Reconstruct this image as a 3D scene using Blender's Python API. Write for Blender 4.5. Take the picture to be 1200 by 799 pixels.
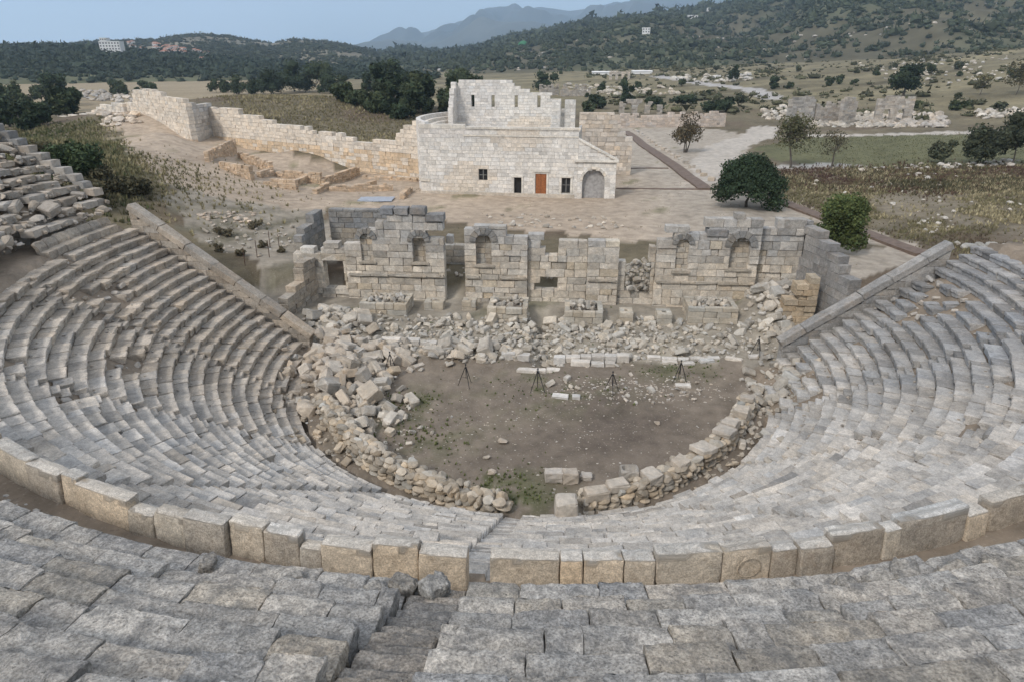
import bpy, math, random
import numpy as np

sc = bpy.context.scene
for o in list(bpy.data.objects):
    bpy.data.objects.remove(o, do_unlink=True)
COL = sc.collection
RAD = math.radians

# ---------------------------------------------------------------- camera
# world: origin at the centre of the orchestra, x right, y away, z up, metres
CAMP = np.array([-1.23, -38.6, 19.2])
PITCH = 0.405
FPX = 782.8                                   # focal length for a picture 1200 wide
cam_d = bpy.data.cameras.new("camera")
cam = bpy.data.objects.new("camera", cam_d)
COL.objects.link(cam)
cam.location = CAMP
cam.rotation_euler = (math.pi / 2 - PITCH, 0, 0)
cam_d.sensor_width = 36.0
cam_d.lens = 36.0 * FPX / 1200.0
cam_d.clip_start = 0.1
cam_d.clip_end = 40000
sc.camera = cam

# ---------------------------------------------------------------- sky
SUN_EL, SUN_AZ = 42.0, 218.0                  # degrees; azimuth clockwise from +y
world = bpy.data.worlds.new("World")
sc.world = world
world.use_nodes = True
wt = world.node_tree
wt.nodes.clear()
w_out = wt.nodes.new("ShaderNodeOutputWorld")
w_bg = wt.nodes.new("ShaderNodeBackground")
w_bg.inputs["Strength"].default_value = 0.13
w_sky = wt.nodes.new("ShaderNodeTexSky")
w_sky.sky_type = 'NISHITA'
w_sky.sun_disc = False
w_sky.sun_elevation = RAD(SUN_EL)
w_sky.sun_rotation = RAD(SUN_AZ)
w_sky.air_density = 1.0
w_sky.dust_density = 1.5
w_sky.ozone_density = 1.5
w_tc = wt.nodes.new("ShaderNodeTexCoord")
w_map = wt.nodes.new("ShaderNodeMapping")
w_map.inputs["Scale"].default_value = (1.0, 1.0, 5.0)
w_n = wt.nodes.new("ShaderNodeTexNoise")
w_n.inputs["Scale"].default_value = 2.2
w_n.inputs["Detail"].default_value = 5
w_n.inputs["Roughness"].default_value = 0.55
w_r = wt.nodes.new("ShaderNodeValToRGB")
w_r.color_ramp.elements[0].position = 0.30
w_r.color_ramp.elements[0].color = (0.25, 0.25, 0.25, 1)
w_r.color_ramp.elements[1].position = 0.70
w_r.color_ramp.elements[1].color = (1.0, 1.0, 1.0, 1)
w_mix = wt.nodes.new("ShaderNodeMixRGB")
w_mix.inputs["Color2"].default_value = (5.5, 5.25, 4.95, 1)      # thin grey cloud sheet
wt.links.new(w_tc.outputs["Generated"], w_map.inputs["Vector"])
wt.links.new(w_map.outputs["Vector"], w_n.inputs["Vector"])
wt.links.new(w_n.outputs["Fac"], w_r.inputs["Fac"])
wt.links.new(w_r.outputs["Color"], w_mix.inputs["Fac"])
wt.links.new(w_sky.outputs["Color"], w_mix.inputs["Color1"])
wt.links.new(w_mix.outputs["Color"], w_bg.inputs["Color"])
wt.links.new(w_bg.outputs["Background"], w_out.inputs["Surface"])

# ---------------------------------------------------------------- sun (veiled by thin cloud)
sun_d = bpy.data.lights.new("sun", 'SUN')
sun_d.energy = 1.5
sun_d.angle = RAD(10)
sun_d.color = (1.0, 0.94, 0.87)
sun = bpy.data.objects.new("sun", sun_d)
COL.objects.link(sun)
sun.location = (-60, -90, 120)
sun.rotation_euler = (RAD(90 - SUN_EL), 0, RAD(180 - SUN_AZ))

sc.view_settings.view_transform = 'Standard'
sc.view_settings.look = 'None'
sc.view_settings.exposure = 0.72
sc.view_settings.gamma = 1.0
sc.view_settings.use_curve_mapping = False
sc.cycles.max_bounces = 5
sc.cycles.diffuse_bounces = 3
sc.cycles.transparent_max_bounces = 6
sc.cycles.volume_bounces = 2

# ---------------------------------------------------------------- helpers
RNG = np.random.default_rng(7)

def ray_dir(px, py):
    X = (px - 600) / FPX
    u = -(py - 399.5) / FPX
    cp, sp = math.cos(PITCH), math.sin(PITCH)
    return np.array([X, cp + u * sp, -sp + u * cp])

def G(px, py, z):
    """world point at height z seen at photo position (px, py)"""
    d = ray_dir(px, py)
    t = (z - CAMP[2]) / d[2]
    return CAMP + t * d

def project(P):
    P = np.asarray(P, float) - CAMP
    cp, sp = math.cos(PITCH), math.sin(PITCH)
    dep = P[..., 1] * cp - P[..., 2] * sp
    up = P[..., 1] * sp + P[..., 2] * cp
    dd = np.where(dep > 0.3, dep, np.nan)
    return 600 + FPX * P[..., 0] / dd, 399.5 - FPX * up / dd, dep

def sstep(a, b, x):
    t = np.clip((x - a) / (b - a), 0, 1)
    return t * t * (3 - 2 * t)

_wave = np.random.default_rng(99)
_WK = _wave.normal(size=(24, 3))
_WK /= np.linalg.norm(_WK, axis=1)[:, None]
_WP = _wave.uniform(0, 6.28, 24)

def noise(P, freq=1.0, octv=3, seed=0):
    """cheap smooth noise, about -1..1"""
    P = np.asarray(P, float)
    if P.shape[-1] == 2:
        P = np.concatenate([P, np.zeros(P.shape[:-1] + (1,))], -1)
    out = np.zeros(P.shape[:-1])
    a, tot = 1.0, 0.0
    f = freq
    for o in range(octv):
        s = 0
        for k in range(4):
            i = (o * 4 + k + seed * 5) % 24
            s = s + np.sin((P @ _WK[i]) * f * (1 + .23 * k) * 3.0 + _WP[i] + seed * 1.7 + 1.3 * np.sin((P @ _WK[(i + 7) % 24]) * f * 1.9))
        out += a * s / 2.6
        tot += a
        a *= .5
        f *= 2.1
    return out / tot

# --- mesh building
def mesh_obj(name, V, F, mat, tint=None, parent=None, smooth=False, loc=None):
    """F: int array (M,3) or (M,4), or a list of such arrays. tint: (N,3) or (3,)"""
    V = np.ascontiguousarray(V, np.float32)
    if loc is not None:
        V = V - np.asarray(loc, np.float32)
    Fs = F if isinstance(F, list) else [F]
    me = bpy.data.meshes.new(name)
    me.vertices.add(len(V))
    me.vertices.foreach_set("co", V.ravel())
    loops = np.concatenate([f.ravel() for f in Fs]).astype(np.int32)
    tot = np.concatenate([np.full(len(f), f.shape[1], np.int32) for f in Fs])
    start = np.concatenate([[0], np.cumsum(tot)[:-1]]).astype(np.int32)
    me.loops.add(len(loops))
    me.loops.foreach_set("vertex_index", loops)
    me.polygons.add(len(tot))
    me.polygons.foreach_set("loop_start", start)
    me.polygons.foreach_set("loop_total", tot)
    me.polygons.foreach_set("use_smooth", np.full(len(tot), bool(smooth)))
    me.update(calc_edges=True)
    if smooth == 2:
        me.set_sharp_from_angle(angle=RAD(32))
    if tint is not None:
        t = np.asarray(tint, np.float32)
        if t.ndim == 1:
            t = np.tile(t, (len(V), 1))
        c = np.ones((len(V), 4), np.float32)
        c[:, :3] = t
        a = me.attributes.new("tint", 'FLOAT_COLOR', 'POINT')
        a.data.foreach_set("color", c.ravel())
    if mat is not None:
        me.materials.append(mat)
    ob = bpy.data.objects.new(name, me)
    COL.objects.link(ob)
    if loc is not None:
        ob.location = [float(q) for q in loc]
    if parent is not None:
        ob.parent = parent
        if loc is not None:
            ob.location = [float(q) - float(w) for q, w in zip(loc, parent.location)]
    return ob

def tag(o, label=None, cat=None, group=None, kind=None):
    if label: o["label"] = label
    if cat: o["category"] = cat
    if group: o["group"] = group
    if kind: o["kind"] = kind
    return o

def thing(name, loc, label, cat, group=None):
    o = bpy.data.objects.new(name, None)
    COL.objects.link(o)
    o.location = [float(q) for q in loc]
    o.empty_display_size = 0.2
    return tag(o, label, cat, group)

_topo = {}
def _lattice(nx, ny, nz):
    key = (nx, ny, nz)
    if key in _topo:
        return _topo[key]
    ids, pts, faces = {}, [], []
    def vid(i, j, k):
        q = (i, j, k)
        if q not in ids:
            ids[q] = len(pts)
            pts.append(q)
        return ids[q]
    for i in range(nx):
        for j in range(ny):
            faces.append((vid(i, j, 0), vid(i, j + 1, 0), vid(i + 1, j + 1, 0), vid(i + 1, j, 0)))
            faces.append((vid(i, j, nz), vid(i + 1, j, nz), vid(i + 1, j + 1, nz), vid(i, j + 1, nz)))
    for i in range(nx):
        for k in range(nz):
            faces.append((vid(i, 0, k), vid(i + 1, 0, k), vid(i + 1, 0, k + 1), vid(i, 0, k + 1)))
            faces.append((vid(i, ny, k), vid(i, ny, k + 1), vid(i + 1, ny, k + 1), vid(i + 1, ny, k)))
    for j in range(ny):
        for k in range(nz):
            faces.append((vid(0, j, k), vid(0, j, k + 1), vid(0, j + 1, k + 1), vid(0, j + 1, k)))
            faces.append((vid(nx, j, k), vid(nx, j + 1, k), vid(nx, j + 1, k + 1), vid(nx, j, k + 1)))
    _topo[key] = (np.array(pts), np.array(faces))
    return _topo[key]

def axis(L, n, b):
    h = L / 2
    if n == 1: return np.array([-h, h])
    if n == 2: return np.array([-h, 0, h])
    return np.concatenate([[-h], np.linspace(-h + b, h - b, n - 1), [h]])

def block(size, seg=(3, 3, 3), bev=.03, rough=.008, chips=1, rng=RNG, axes=None, fine=0.0, chip=(.04, .2)):
    """a worn stone block about the origin: verts, quads"""
    ax = axes or [axis(size[i], seg[i], min(bev, size[i] * .3)) for i in range(3)]
    P, F = _lattice(len(ax[0]) - 1, len(ax[1]) - 1, len(ax[2]) - 1)
    V = np.stack([ax[i][P[:, i]] for i in range(3)], 1).astype(float)
    ext = np.stack([(P[:, i] == 0) | (P[:, i] == len(ax[i]) - 1) for i in range(3)], 1)
    c = ext.sum(1)
    pull = np.where(c == 2, .35, np.where(c == 3, .55, 0)) * bev
    V -= np.sign(V) * ext * (pull * rng.uniform(.4, 1.6, len(V)))[:, None]
    for _ in range(chips):
        s = rng.choice([-1, 1], 3) * rng.dirichlet((1.2, 1.2, 1.2)) ** .5
        s = s / np.linalg.norm(s)
        h = np.array([a[-1] for a in ax])
        d = np.abs(s) @ h * (1 - rng.uniform(*chip))
        e = V @ s - d
        V -= np.clip(e, 0, None)[:, None] * s
    if rough:
        V += rng.normal(0, rough, V.shape)
    if fine:
        off = rng.uniform(-50, 50, 3)
        n1 = noise(V + off, 1.5, 3, int(off[0]) % 20)
        n2 = noise(V - off, 5.5, 2, int(off[1] + 60) % 20)
        N = V / (np.linalg.norm(V / np.array([a[-1] for a in ax]), axis=1)[:, None] + 1e-6)
        N = V / (np.abs(V).max(1)[:, None] + 1e-6)
        top = ext[:, 2] & (V[:, 2] > 0)
        V[:, 2] += np.where(top, (n1 * .6 + n2 * .6) * fine, 0)
        V[:, 1] += np.where(ext[:, 1], (n1 * .8 + n2 * .5) * fine, 0)
        V[:, 0] += np.where(ext[:, 0], n2 * .4 * fine, 0)
    return V, F

_ICO = None
def ico1():
    global _ICO
    if _ICO is None:
        t = (1 + 5 ** .5) / 2
        v = np.array([(-1, t, 0), (1, t, 0), (-1, -t, 0), (1, -t, 0), (0, -1, t), (0, 1, t), (0, -1, -t), (0, 1, -t), (t, 0, -1), (t, 0, 1), (-t, 0, -1), (-t, 0, 1)], float)
        v /= np.linalg.norm(v[0])
        f = [(0, 11, 5), (0, 5, 1), (0, 1, 7), (0, 7, 10), (0, 10, 11), (1, 5, 9), (5, 11, 4), (11, 10, 2), (10, 7, 6), (7, 1, 8), (3, 9, 4), (3, 4, 2), (3, 2, 6), (3, 6, 8), (3, 8, 9), (4, 9, 5), (2, 4, 11), (6, 2, 10), (8, 6, 7), (9, 8, 1)]
        base = (v.copy(), np.array(f))
        vs = [tuple(p) for p in v]
        mid, f2 = {}, []
        def m(a, b):
            k = (min(a, b), max(a, b))
            if k not in mid:
                q = np.array(vs[a]) + np.array(vs[b])
                vs.append(tuple(q / np.linalg.norm(q)))
                mid[k] = len(vs) - 1
            return mid[k]
        for a, b, c in f:
            ab, bc, ca = m(a, b), m(b, c), m(c, a)
            f2 += [(a, ab, ca), (b, bc, ab), (c, ca, bc), (ab, bc, ca)]
        _ICO = (base, (np.array(vs), np.array(f2)))
    return _ICO

def rot(rng, tilt=3.14):
    a = rng.uniform(0, 6.283)
    b, c = rng.uniform(-tilt, tilt, 2)
    ca, sa, cb, sb, cc, s_ = math.cos(a), math.sin(a), math.cos(b), math.sin(b), math.cos(c), math.sin(c)
    Rz = np.array([[ca, -sa, 0], [sa, ca, 0], [0, 0, 1]])
    Rx = np.array([[1, 0, 0], [0, cb, -sb], [0, sb, cb]])
    Ry = np.array([[cc, 0, s_], [0, 1, 0], [-s_, 0, cc]])
    return Rz @ Rx @ Ry

def rock(size, rng=RNG, cuts=9, lo=False):
    v, f = ico1()[0 if lo else 1]
    V = v.copy() * 1.12
    for _ in range(cuts):
        n = rng.normal(size=3)
        n /= np.linalg.norm(n)
        e = V @ n - rng.uniform(.55, .85)
        V -= np.clip(e, 0, None)[:, None] * n
    V = V * (np.asarray(size) / 2) * (1 + rng.normal(0, .03, (len(V), 1)))
    return V, f

def any_stone(s, rng=RNG, flat=.6, squared=.55, tilt=.5):
    """a fallen stone of overall size s, resting near z=0: verts, faces (tri or quad)"""
    if rng.random() < squared:
        d = np.array([s * rng.uniform(.8, 1.35), s * rng.uniform(.5, .85), s * rng.uniform(.4, .65)])
        V, F = block(d, (3, 3, 3), s * .09, s * .02, rng.integers(2, 5), rng, chip=(.06, .3))
    else:
        d = np.array([s * rng.uniform(.85, 1.3), s * rng.uniform(.65, 1.), s * rng.uniform(flat * .7, flat * 1.2)])
        V, F = rock(d, rng)
    V = V @ rot(rng, tilt).T
    V[:, 2] -= V[:, 2].min()
    return V, F

class Stones:
    """collects stones; the biggest in view become parts of their own, the rest one joined part"""
    def __init__(self):
        self.items = []
    def add(self, V, F, tint):
        t = np.asarray(tint, float)
        if t.ndim == 1:
            t = np.tile(t, (len(V), 1))
        self.items.append((V, F, t))
    def joined(self, items, name, mat, parent, smooth=False, loc=(0, 0, 0), kind="stuff"):
        if not items: return None
        Vs, Q, T, C, n = [], [], [], [], 0
        for V, F, t in items:
            Vs.append(V)
            (Q if F.shape[1] == 4 else T).append(F + n)
            C.append(t)
            n += len(V)
        Fs = ([np.concatenate(Q)] if Q else []) + ([np.concatenate(T)] if T else [])
        o = mesh_obj(name, np.concatenate(Vs), Fs, mat, np.concatenate(C), parent, smooth, loc)
        if kind: o["kind"] = kind
        return o
    def build(self, root, part, rest, mat, limit=300, minpx=7.0, smooth=False):
        loc = np.array(root.location)
        score = []
        for V, F, t in self.items:
            x, y, d = project(V)
            if np.isnan(x).any() or x.max() < 0 or x.min() > 1200 or y.min() > 799 or y.max() < 0:
                score.append(0.0)
            else:
                score.append(float(max(x.max() - x.min(), y.max() - y.min())))
        order = np.argsort(score)[::-1]
        single = [i for i in order if score[i] >= minpx][:limit]
        chosen = set(int(i) for i in single)
        for i in single:
            V, F, t = self.items[i]
            c = V.mean(0)
            c[2] = V[:, 2].min()
            mesh_obj(part, V, F, mat, t, root, smooth, c)
        self.joined([it for i, it in enumerate(self.items) if i not in chosen], rest, mat, root, smooth, loc)

def jitter_tint(base, rng=RNG, amt=.10, warm=.05):
    k = 1 + rng.normal(0, amt)
    w = rng.normal(0, warm * .5)
    return np.clip(np.array(base) * max(k, .5) * np.array([1 + w, 1, 1 - w * 1.3]), .03, .8)

# ---------------------------------------------------------------- materials
def new_mat(name):
    m = bpy.data.materials.new(name)
    m.use_nodes = True
    nt = m.node_tree
    b = nt.nodes["Principled BSDF"]
    return m, nt, b

def N_(nt, typ, **kw):
    n = nt.nodes.new(typ)
    for k, v in kw.items():
        if k in n.inputs: n.inputs[k].default_value = v
        else: setattr(n, k, v)
    return n

def ramp(nt, src, p0, p1, c0=0.0, c1=1.0):
    r = nt.nodes.new("ShaderNodeMapRange")
    r.inputs["From Min"].default_value = p0
    r.inputs["From Max"].default_value = p1
    r.inputs["To Min"].default_value = c0
    r.inputs["To Max"].default_value = c1
    nt.links.new(src, r.inputs["Value"])
    return r.outputs["Result"]

def mixc(nt, fac, a, b, mode='MIX'):
    m = nt.nodes.new("ShaderNodeMixRGB")
    m.blend_type = mode
    for s, v in (("Fac", fac), ("Color1", a), ("Color2", b)):
        if hasattr(v, "links") or hasattr(v, "is_linked"):
            nt.links.new(v, m.inputs[s])
        elif s == "Fac":
            m.inputs[s].default_value = v
        else:
            m.inputs[s].default_value = (*v, 1) if len(v) == 3 else v
    return m.outputs["Color"]

def stone_mat(name, lichen=.35, lichen_col=(.13, .135, .14), pits=.4, bump=.5, scale=1.0, spots=.25, white=.0, ochre=.0, speck=.0, mid=.14, patch=.0):
    m, nt, b = new_mat(name)
    geo = N_(nt, "ShaderNodeNewGeometry")
    att = N_(nt, "ShaderNodeAttribute", attribute_name="tint")
    off = N_(nt, "ShaderNodeVectorMath", operation='SCALE')
    off.inputs["Scale"].default_value = 37.0
    nt.links.new(att.outputs["Color"], off.inputs[0])
    add = N_(nt, "ShaderNodeVectorMath", operation='ADD')
    nt.links.new(geo.outputs["Position"], add.inputs[0])
    nt.links.new(off.outputs["Vector"], add.inputs[1])
    def noi(s, d=6, r=.6):
        n = N_(nt, "ShaderNodeTexNoise", Scale=s * scale, Detail=d, Roughness=r)
        nt.links.new(add.outputs["Vector"], n.inputs["Vector"])
        return n.outputs["Fac"]
    n_big, n_mid, n_fine, n_lich = noi(.9, 4), noi(5, 8, .65), noi(28, 5, .6), noi(2.3, 9, .7)
    c = att.outputs["Color"]
    c = mixc(nt, 1.0, c, mixc(nt, ramp(nt, n_big, .3, .7), (.80, .80, .80), (1.2, 1.18, 1.16)), 'MULTIPLY')
    c = mixc(nt, 1.0, c, mixc(nt, ramp(nt, n_mid, .34, .66), (1 - mid,) * 3, (1 + mid,) * 3), 'MULTIPLY')
    if speck:
        c = mixc(nt, 1.0, c, mixc(nt, ramp(nt, noi(20, 4, .7), .40, .60), (1 - speck,) * 3, (1 + speck,) * 3), 'MULTIPLY')
    if patch:
        n = N_(nt, "ShaderNodeTexNoise", Scale=.75, Detail=6.0, Roughness=.6)
        nt.links.new(geo.outputs["Position"], n.inputs["Vector"])
        c = mixc(nt, patch, c, mixc(nt, ramp(nt, n.outputs["Fac"], .38, .62), (.78, .79, .80), (1.22, 1.18, 1.12)), 'MULTIPLY')
    if ochre:
        c = mixc(nt, ramp(nt, noi(1.6, 5), .52, .7, 0, ochre), c, (.38, .25, .13))
    if lichen:
        c = mixc(nt, ramp(nt, n_lich, .5, .62, 0, lichen), c, lichen_col)
    if white:
        c = mixc(nt, ramp(nt, noi(7, 7, .75), .60, .68, 0, white), c, (.52, .52, .50))
    if pits:
        c = mixc(nt, ramp(nt, noi(16, 6, .7), .56, .68, 0, pits), c, (.05, .05, .05))
    if spots:
        v = N_(nt, "ShaderNodeTexVoronoi", Scale=9.0 * scale)
        nt.links.new(add.outputs["Vector"], v.inputs["Vector"])
        c = mixc(nt, ramp(nt, v.outputs["Distance"], .22, .12, 0, spots), c, (.10, .10, .10))
    nt.links.new(c, b.inputs["Base Color"])
    b.inputs["Roughness"].default_value = .92
    b.inputs["Specular IOR Level"].default_value = .2
    h = N_(nt, "ShaderNodeMath", operation='MULTIPLY_ADD')
    h.inputs[1].default_value = .45
    nt.links.new(n_fine, h.inputs[0])
    nt.links.new(n_mid, h.inputs[2])
    bp = N_(nt, "ShaderNodeBump", Strength=bump, Distance=.05)
    nt.links.new(h.outputs[0], bp.inputs["Height"])
    nt.links.new(bp.outputs["Normal"], b.inputs["Normal"])
    return m

M_SEAT = stone_mat("seat_limestone", .30, (.17, .168, .16), .30, .5, 1.0, .15, .22, .0, .12, .15, .6)
M_UPPER = stone_mat("lichened_limestone", .55, (.125, .128, .13), .75, 1.0, 1.3, .45, .32, .0, .20, .34, .8)
M_PARA = stone_mat("parapet_limestone", .10, (.2, .19, .17), .26, .8, 1.4, .10, .10, .14, .18, .2)
M_SKENE = stone_mat("stage_wall_limestone", .22, (.19, .19, .18), .20, .6, .9, .10, .14, .18, .12, .2, .4)
M_FALLEN = stone_mat("fallen_limestone", .22, (.2, .195, .18), .22, .6, 1.1, .10, .12, .15)
M_NEW = stone_mat("pale_restored_limestone", .30, (.36, .345, .32), .10, .3, .55, .0, .0, .08, .06, .16, .12)
M_RUIN = stone_mat("far_ruin_limestone", .35, (.13, .125, .115), .2, .5, .5, .0, .0, .12)

def plain_mat(name, col, rough=.8, metal=0.0, var=.25, scale=3.0, bump=.0):
    m, nt, b = new_mat(name)
    geo = N_(nt, "ShaderNodeNewGeometry")
    n = N_(nt, "ShaderNodeTexNoise", Scale=scale, Detail=6.0)
    nt.links.new(geo.outputs["Position"], n.inputs["Vector"])
    c = mixc(nt, ramp(nt, n.outputs["Fac"], .3, .7), [q * (1 - var) for q in col], [min(q * (1 + var), .9) for q in col])
    nt.links.new(c, b.inputs["Base Color"])
    b.inputs["Roughness"].default_value = rough
    b.inputs["Metallic"].default_value = metal
    if bump:
        bp = N_(nt, "ShaderNodeBump", Strength=bump, Distance=.05)
        nt.links.new(n.outputs["Fac"], bp.inputs["Height"])
        nt.links.new(bp.outputs["Normal"], b.inputs["Normal"])
    return m

def tint_mat(name, rough=.9, var=.2, scale=.6, trans=0.0, bump=0.0, fine=0.0):
    """colour from the mesh's own tint, broken up by noise"""
    m, nt, b = new_mat(name)
    att = N_(nt, "ShaderNodeAttribute", attribute_name="tint")
    geo = N_(nt, "ShaderNodeNewGeometry")
    n = N_(nt, "ShaderNodeTexNoise", Scale=scale, Detail=8.0, Roughness=.65)
    nt.links.new(geo.outputs["Position"], n.inputs["Vector"])
    c = mixc(nt, 1.0, att.outputs["Color"], mixc(nt, ramp(nt, n.outputs["Fac"], .3, .7), [1 - var] * 3, [1 + var] * 3), 'MULTIPLY')
    if fine:
        n2 = N_(nt, "ShaderNodeTexNoise", Scale=9.0, Detail=5.0, Roughness=.7)
        nt.links.new(geo.outputs["Position"], n2.inputs["Vector"])
        c = mixc(nt, ramp(nt, n2.outputs["Fac"], .58, .70, 0, fine), c, (.45, .42, .38))
        c = mixc(nt, ramp(nt, n2.outputs["Fac"], .42, .30, 0, fine), c, (.07, .06, .05))
    nt.links.new(c, b.inputs["Base Color"])
    b.inputs["Roughness"].default_value = rough
    b.inputs["Specular IOR Level"].default_value = .15
    if trans:
        b.inputs["Transmission Weight"].default_value = 0
        b.inputs["Subsurface Weight"].default_value = 0
    if bump:
        bp = N_(nt, "ShaderNodeBump", Strength=bump, Distance=.08)
        nt.links.new(n.outputs["Fac"], bp.inputs["Height"])
        nt.links.new(bp.outputs["Normal"], b.inputs["Normal"])
    return m

M_GROUND = tint_mat("ground_soil", .95, .28, .9, 0, .9, .42)
M_LEAF = tint_mat("foliage", .75, .18, 1.5)
M_GRASS = tint_mat("grass_blades", .9, .2, .5)
M_BARK = plain_mat("bark", (.10, .085, .07), .9, 0, .3, 8, .5)
M_HILL = tint_mat("hill_ground", .95, .3, .03)
M_MOUNT = tint_mat("mountain_rock", .95, .25, .0012)

# ================================================================ theatre measures
R0, DR, Z0, DZ, NROW = 14.4, 0.64, 0.45, 0.425, 20        # lower seats
TH0, TH1 = 168.0, 362.5                                   # the seats' arc, degrees
AISLES = [TH0 + 24.3125 * k for k in range(1, 8)]
UR0, UDR, UZ0, UDZ = 29.72, 0.73, 10.88, 0.44             # upper seats
DIAZ_Z = 8.85
SK_O, SK_A = np.array([1.46, 11.14]), RAD(-4.5)           # stage building: origin on its front, its line
SK_U = np.array([math.cos(SK_A), math.sin(SK_A)])
SK_N = np.array([-SK_U[1], SK_U[0]])

def pol(r, th):
    a = np.radians(th)
    return np.stack([r * np.cos(a), r * np.sin(a)], -1)

def gauss(x, y, cx, cy, sx, sy, a=0):
    c, s = math.cos(a), math.sin(a)
    u, v = (x - cx) * c + (y - cy) * s, -(x - cx) * s + (y - cy) * c
    return np.exp(-.5 * ((u / sx) ** 2 + (v / sy) ** 2))

def ground_z(x, y):
    x, y = np.asarray(x, float), np.asarray(y, float)
    P = np.stack([x, y], -1)
    r = np.hypot(x, y)
    dx, dy = x - CAMP[0], y - CAMP[1]
    d = np.hypot(dx, dy)
    az = np.degrees(np.arctan2(dx, dy))
    # outside: plain behind the stage, rising ground left, low hill behind the long wall
    z = np.full(x.shape, 2.45)
    z = z - 1.5 * sstep(110, 260, d)
    z = z + np.interp(az, [-5, 2, 15, 28, 39, 50], [0, 2, 8, 15, 27, 34]) * sstep(215, 660, d) + np.interp(az, [15, 28], [0, .8]) * noise(P, .02, 3, 12) * sstep(230, 330, d)
    z = z + 6.5 * gauss(x, y, -66, 48, 17, 15) + 5.5 * gauss(x, y, -47, 24, 10, 13) + 8 * sstep(-45, -75, x) * sstep(40, 5, y)
    z = z + 7.5 * gauss(x, y, -68, 150, 42, 24, .35)
    z = z + 4.5 * gauss(x, y, -66, 92, 16, 14) + 3.2 * gauss(x, y, -78, 108, 18, 14)
    z = z + 1.4 * gauss(x, y, -52, 66, 9, 4.5, -.5) + 1.6 * gauss(x, y, -33, 73, 6, 3) - .5 * gauss(x, y, -29, 60, 12, 5, -.4)
    dig = gauss(x, y, -46, 70, 18, 9, -.5)
    z = z + dig * (.55 * noise(P, .11, 3, 8) + .25 * noise(P, .3, 2, 4)) + 1.5 * gauss(x, y, -58, 73, 4, 3, -.5)
    z = z + .22 * noise(P, .05, 3, 2) * sstep(16, 40, r) + .06 * noise(P, .4, 2, 3)
    # ground falling into the stage and the heaps of fallen stone
    zs = .12 + .95 * sstep(2.5, 9, y) + .04 * noise(P, .5, 2, 4)
    zs = zs + 1.0 * gauss(x, y, -13.2, -.5, 2.6, 4.2, .35) + .5 * gauss(x, y, -9.5, 2.6, 2.4, 1.6)
    zs = zs + .55 * gauss(x, y, -13.5, 6.8, 2.5, 2.0) + .35 * gauss(x, y, -4.5, 3.0, 3, 1.2)
    zs = zs + 2.2 * gauss(x, y, 18.3, 8.8, 1.5, 1.8) + .5 * gauss(x, y, 16.0, -1.5, 1.6, 3.5)
    zs = zs - 1.0 * np.exp(-.5 * ((x - 1.0) / .5) ** 2) * sstep(.8, 2, y) * sstep(9.6, 8.5, y)
    v = (P - SK_O) @ SK_N
    k = np.maximum(sstep(1.0, 2.2, v), sstep(21.5, 25, np.abs(x - 1)) * sstep(-2, 6, y))
    z = zs * (1 - k) + z * k
    # the bowl
    th = np.degrees(np.arctan2(y, x)) % 360
    th = np.where(th < 90, th + 360, th)
    zb = np.where(r < R0 - .25, np.minimum(zs, .12 + 1.1 * gauss(x, y, -13.2, -.5, 2.6, 4.2, .35)) , Z0 - .55 + (r - R0) * DZ / DR)
    zb = np.where(r < R0 - .25, zb + .03 * noise(P, .5, 3, 5), zb)
    zb = np.where(r > R0 + NROW * DR + .1, DIAZ_Z + .06 * noise(P, .9, 3, 6), zb)
    zb = np.where(r > UR0 + .35, UZ0 - .75 + (r - UR0 - .35) * UDZ / UDR, zb)
    zb = np.where(r > UR0 + 15 * UDR, UZ0 - .75 + (15 * UDR) * UDZ / UDR + (r - UR0 - 15 * UDR) * .12 * sstep(60, 40, r), zb)
    def side(th_deg):
        a = RAD(th_deg)
        return x * -math.sin(a) + y * math.cos(a)
    # inside the seats' sector: angle between the two end walls
    ins = (th > TH0) & (th < TH1)
    el = np.abs(side(TH0)); er = np.abs(side(TH1))
    edge = np.where(x < 0, el, er)
    w = np.where(ins, 1.0, 0.0) * sstep(0.0, .5, edge)
    w = np.where((r < R0 - .25) & ins, 1.0, w)
    return z * (1 - w) + zb * w

def in_poly(x, y, poly):
    poly = np.asarray(poly)
    inside = np.zeros(x.shape, bool)
    j = len(poly) - 1
    for i in range(len(poly)):
        xi, yi = poly[i][:2]
        xj, yj = poly[j][:2]
        c = ((yi > y) != (yj > y)) & (x < (xj - xi) * (y - yi) / (yj - yi + 1e-12) + xi)
        inside ^= c
        j = i
    return inside

def near_line(x, y, pts, w):
    d = np.full(x.shape, 1e9)
    for a, b in zip(pts[:-1], pts[1:]):
        a, b = np.asarray(a[:2]), np.asarray(b[:2])
        ab = b - a
        t = np.clip(((x - a[0]) * ab[0] + (y - a[1]) * ab[1]) / (ab @ ab), 0, 1)
        d = np.minimum(d, np.hypot(x - a[0] - t * ab[0], y - a[1] - t * ab[1]))
    return d < w

def gp(*pts, z=2.4):
    return [G(px, py, z)[:2] for px, py in pts]

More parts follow.
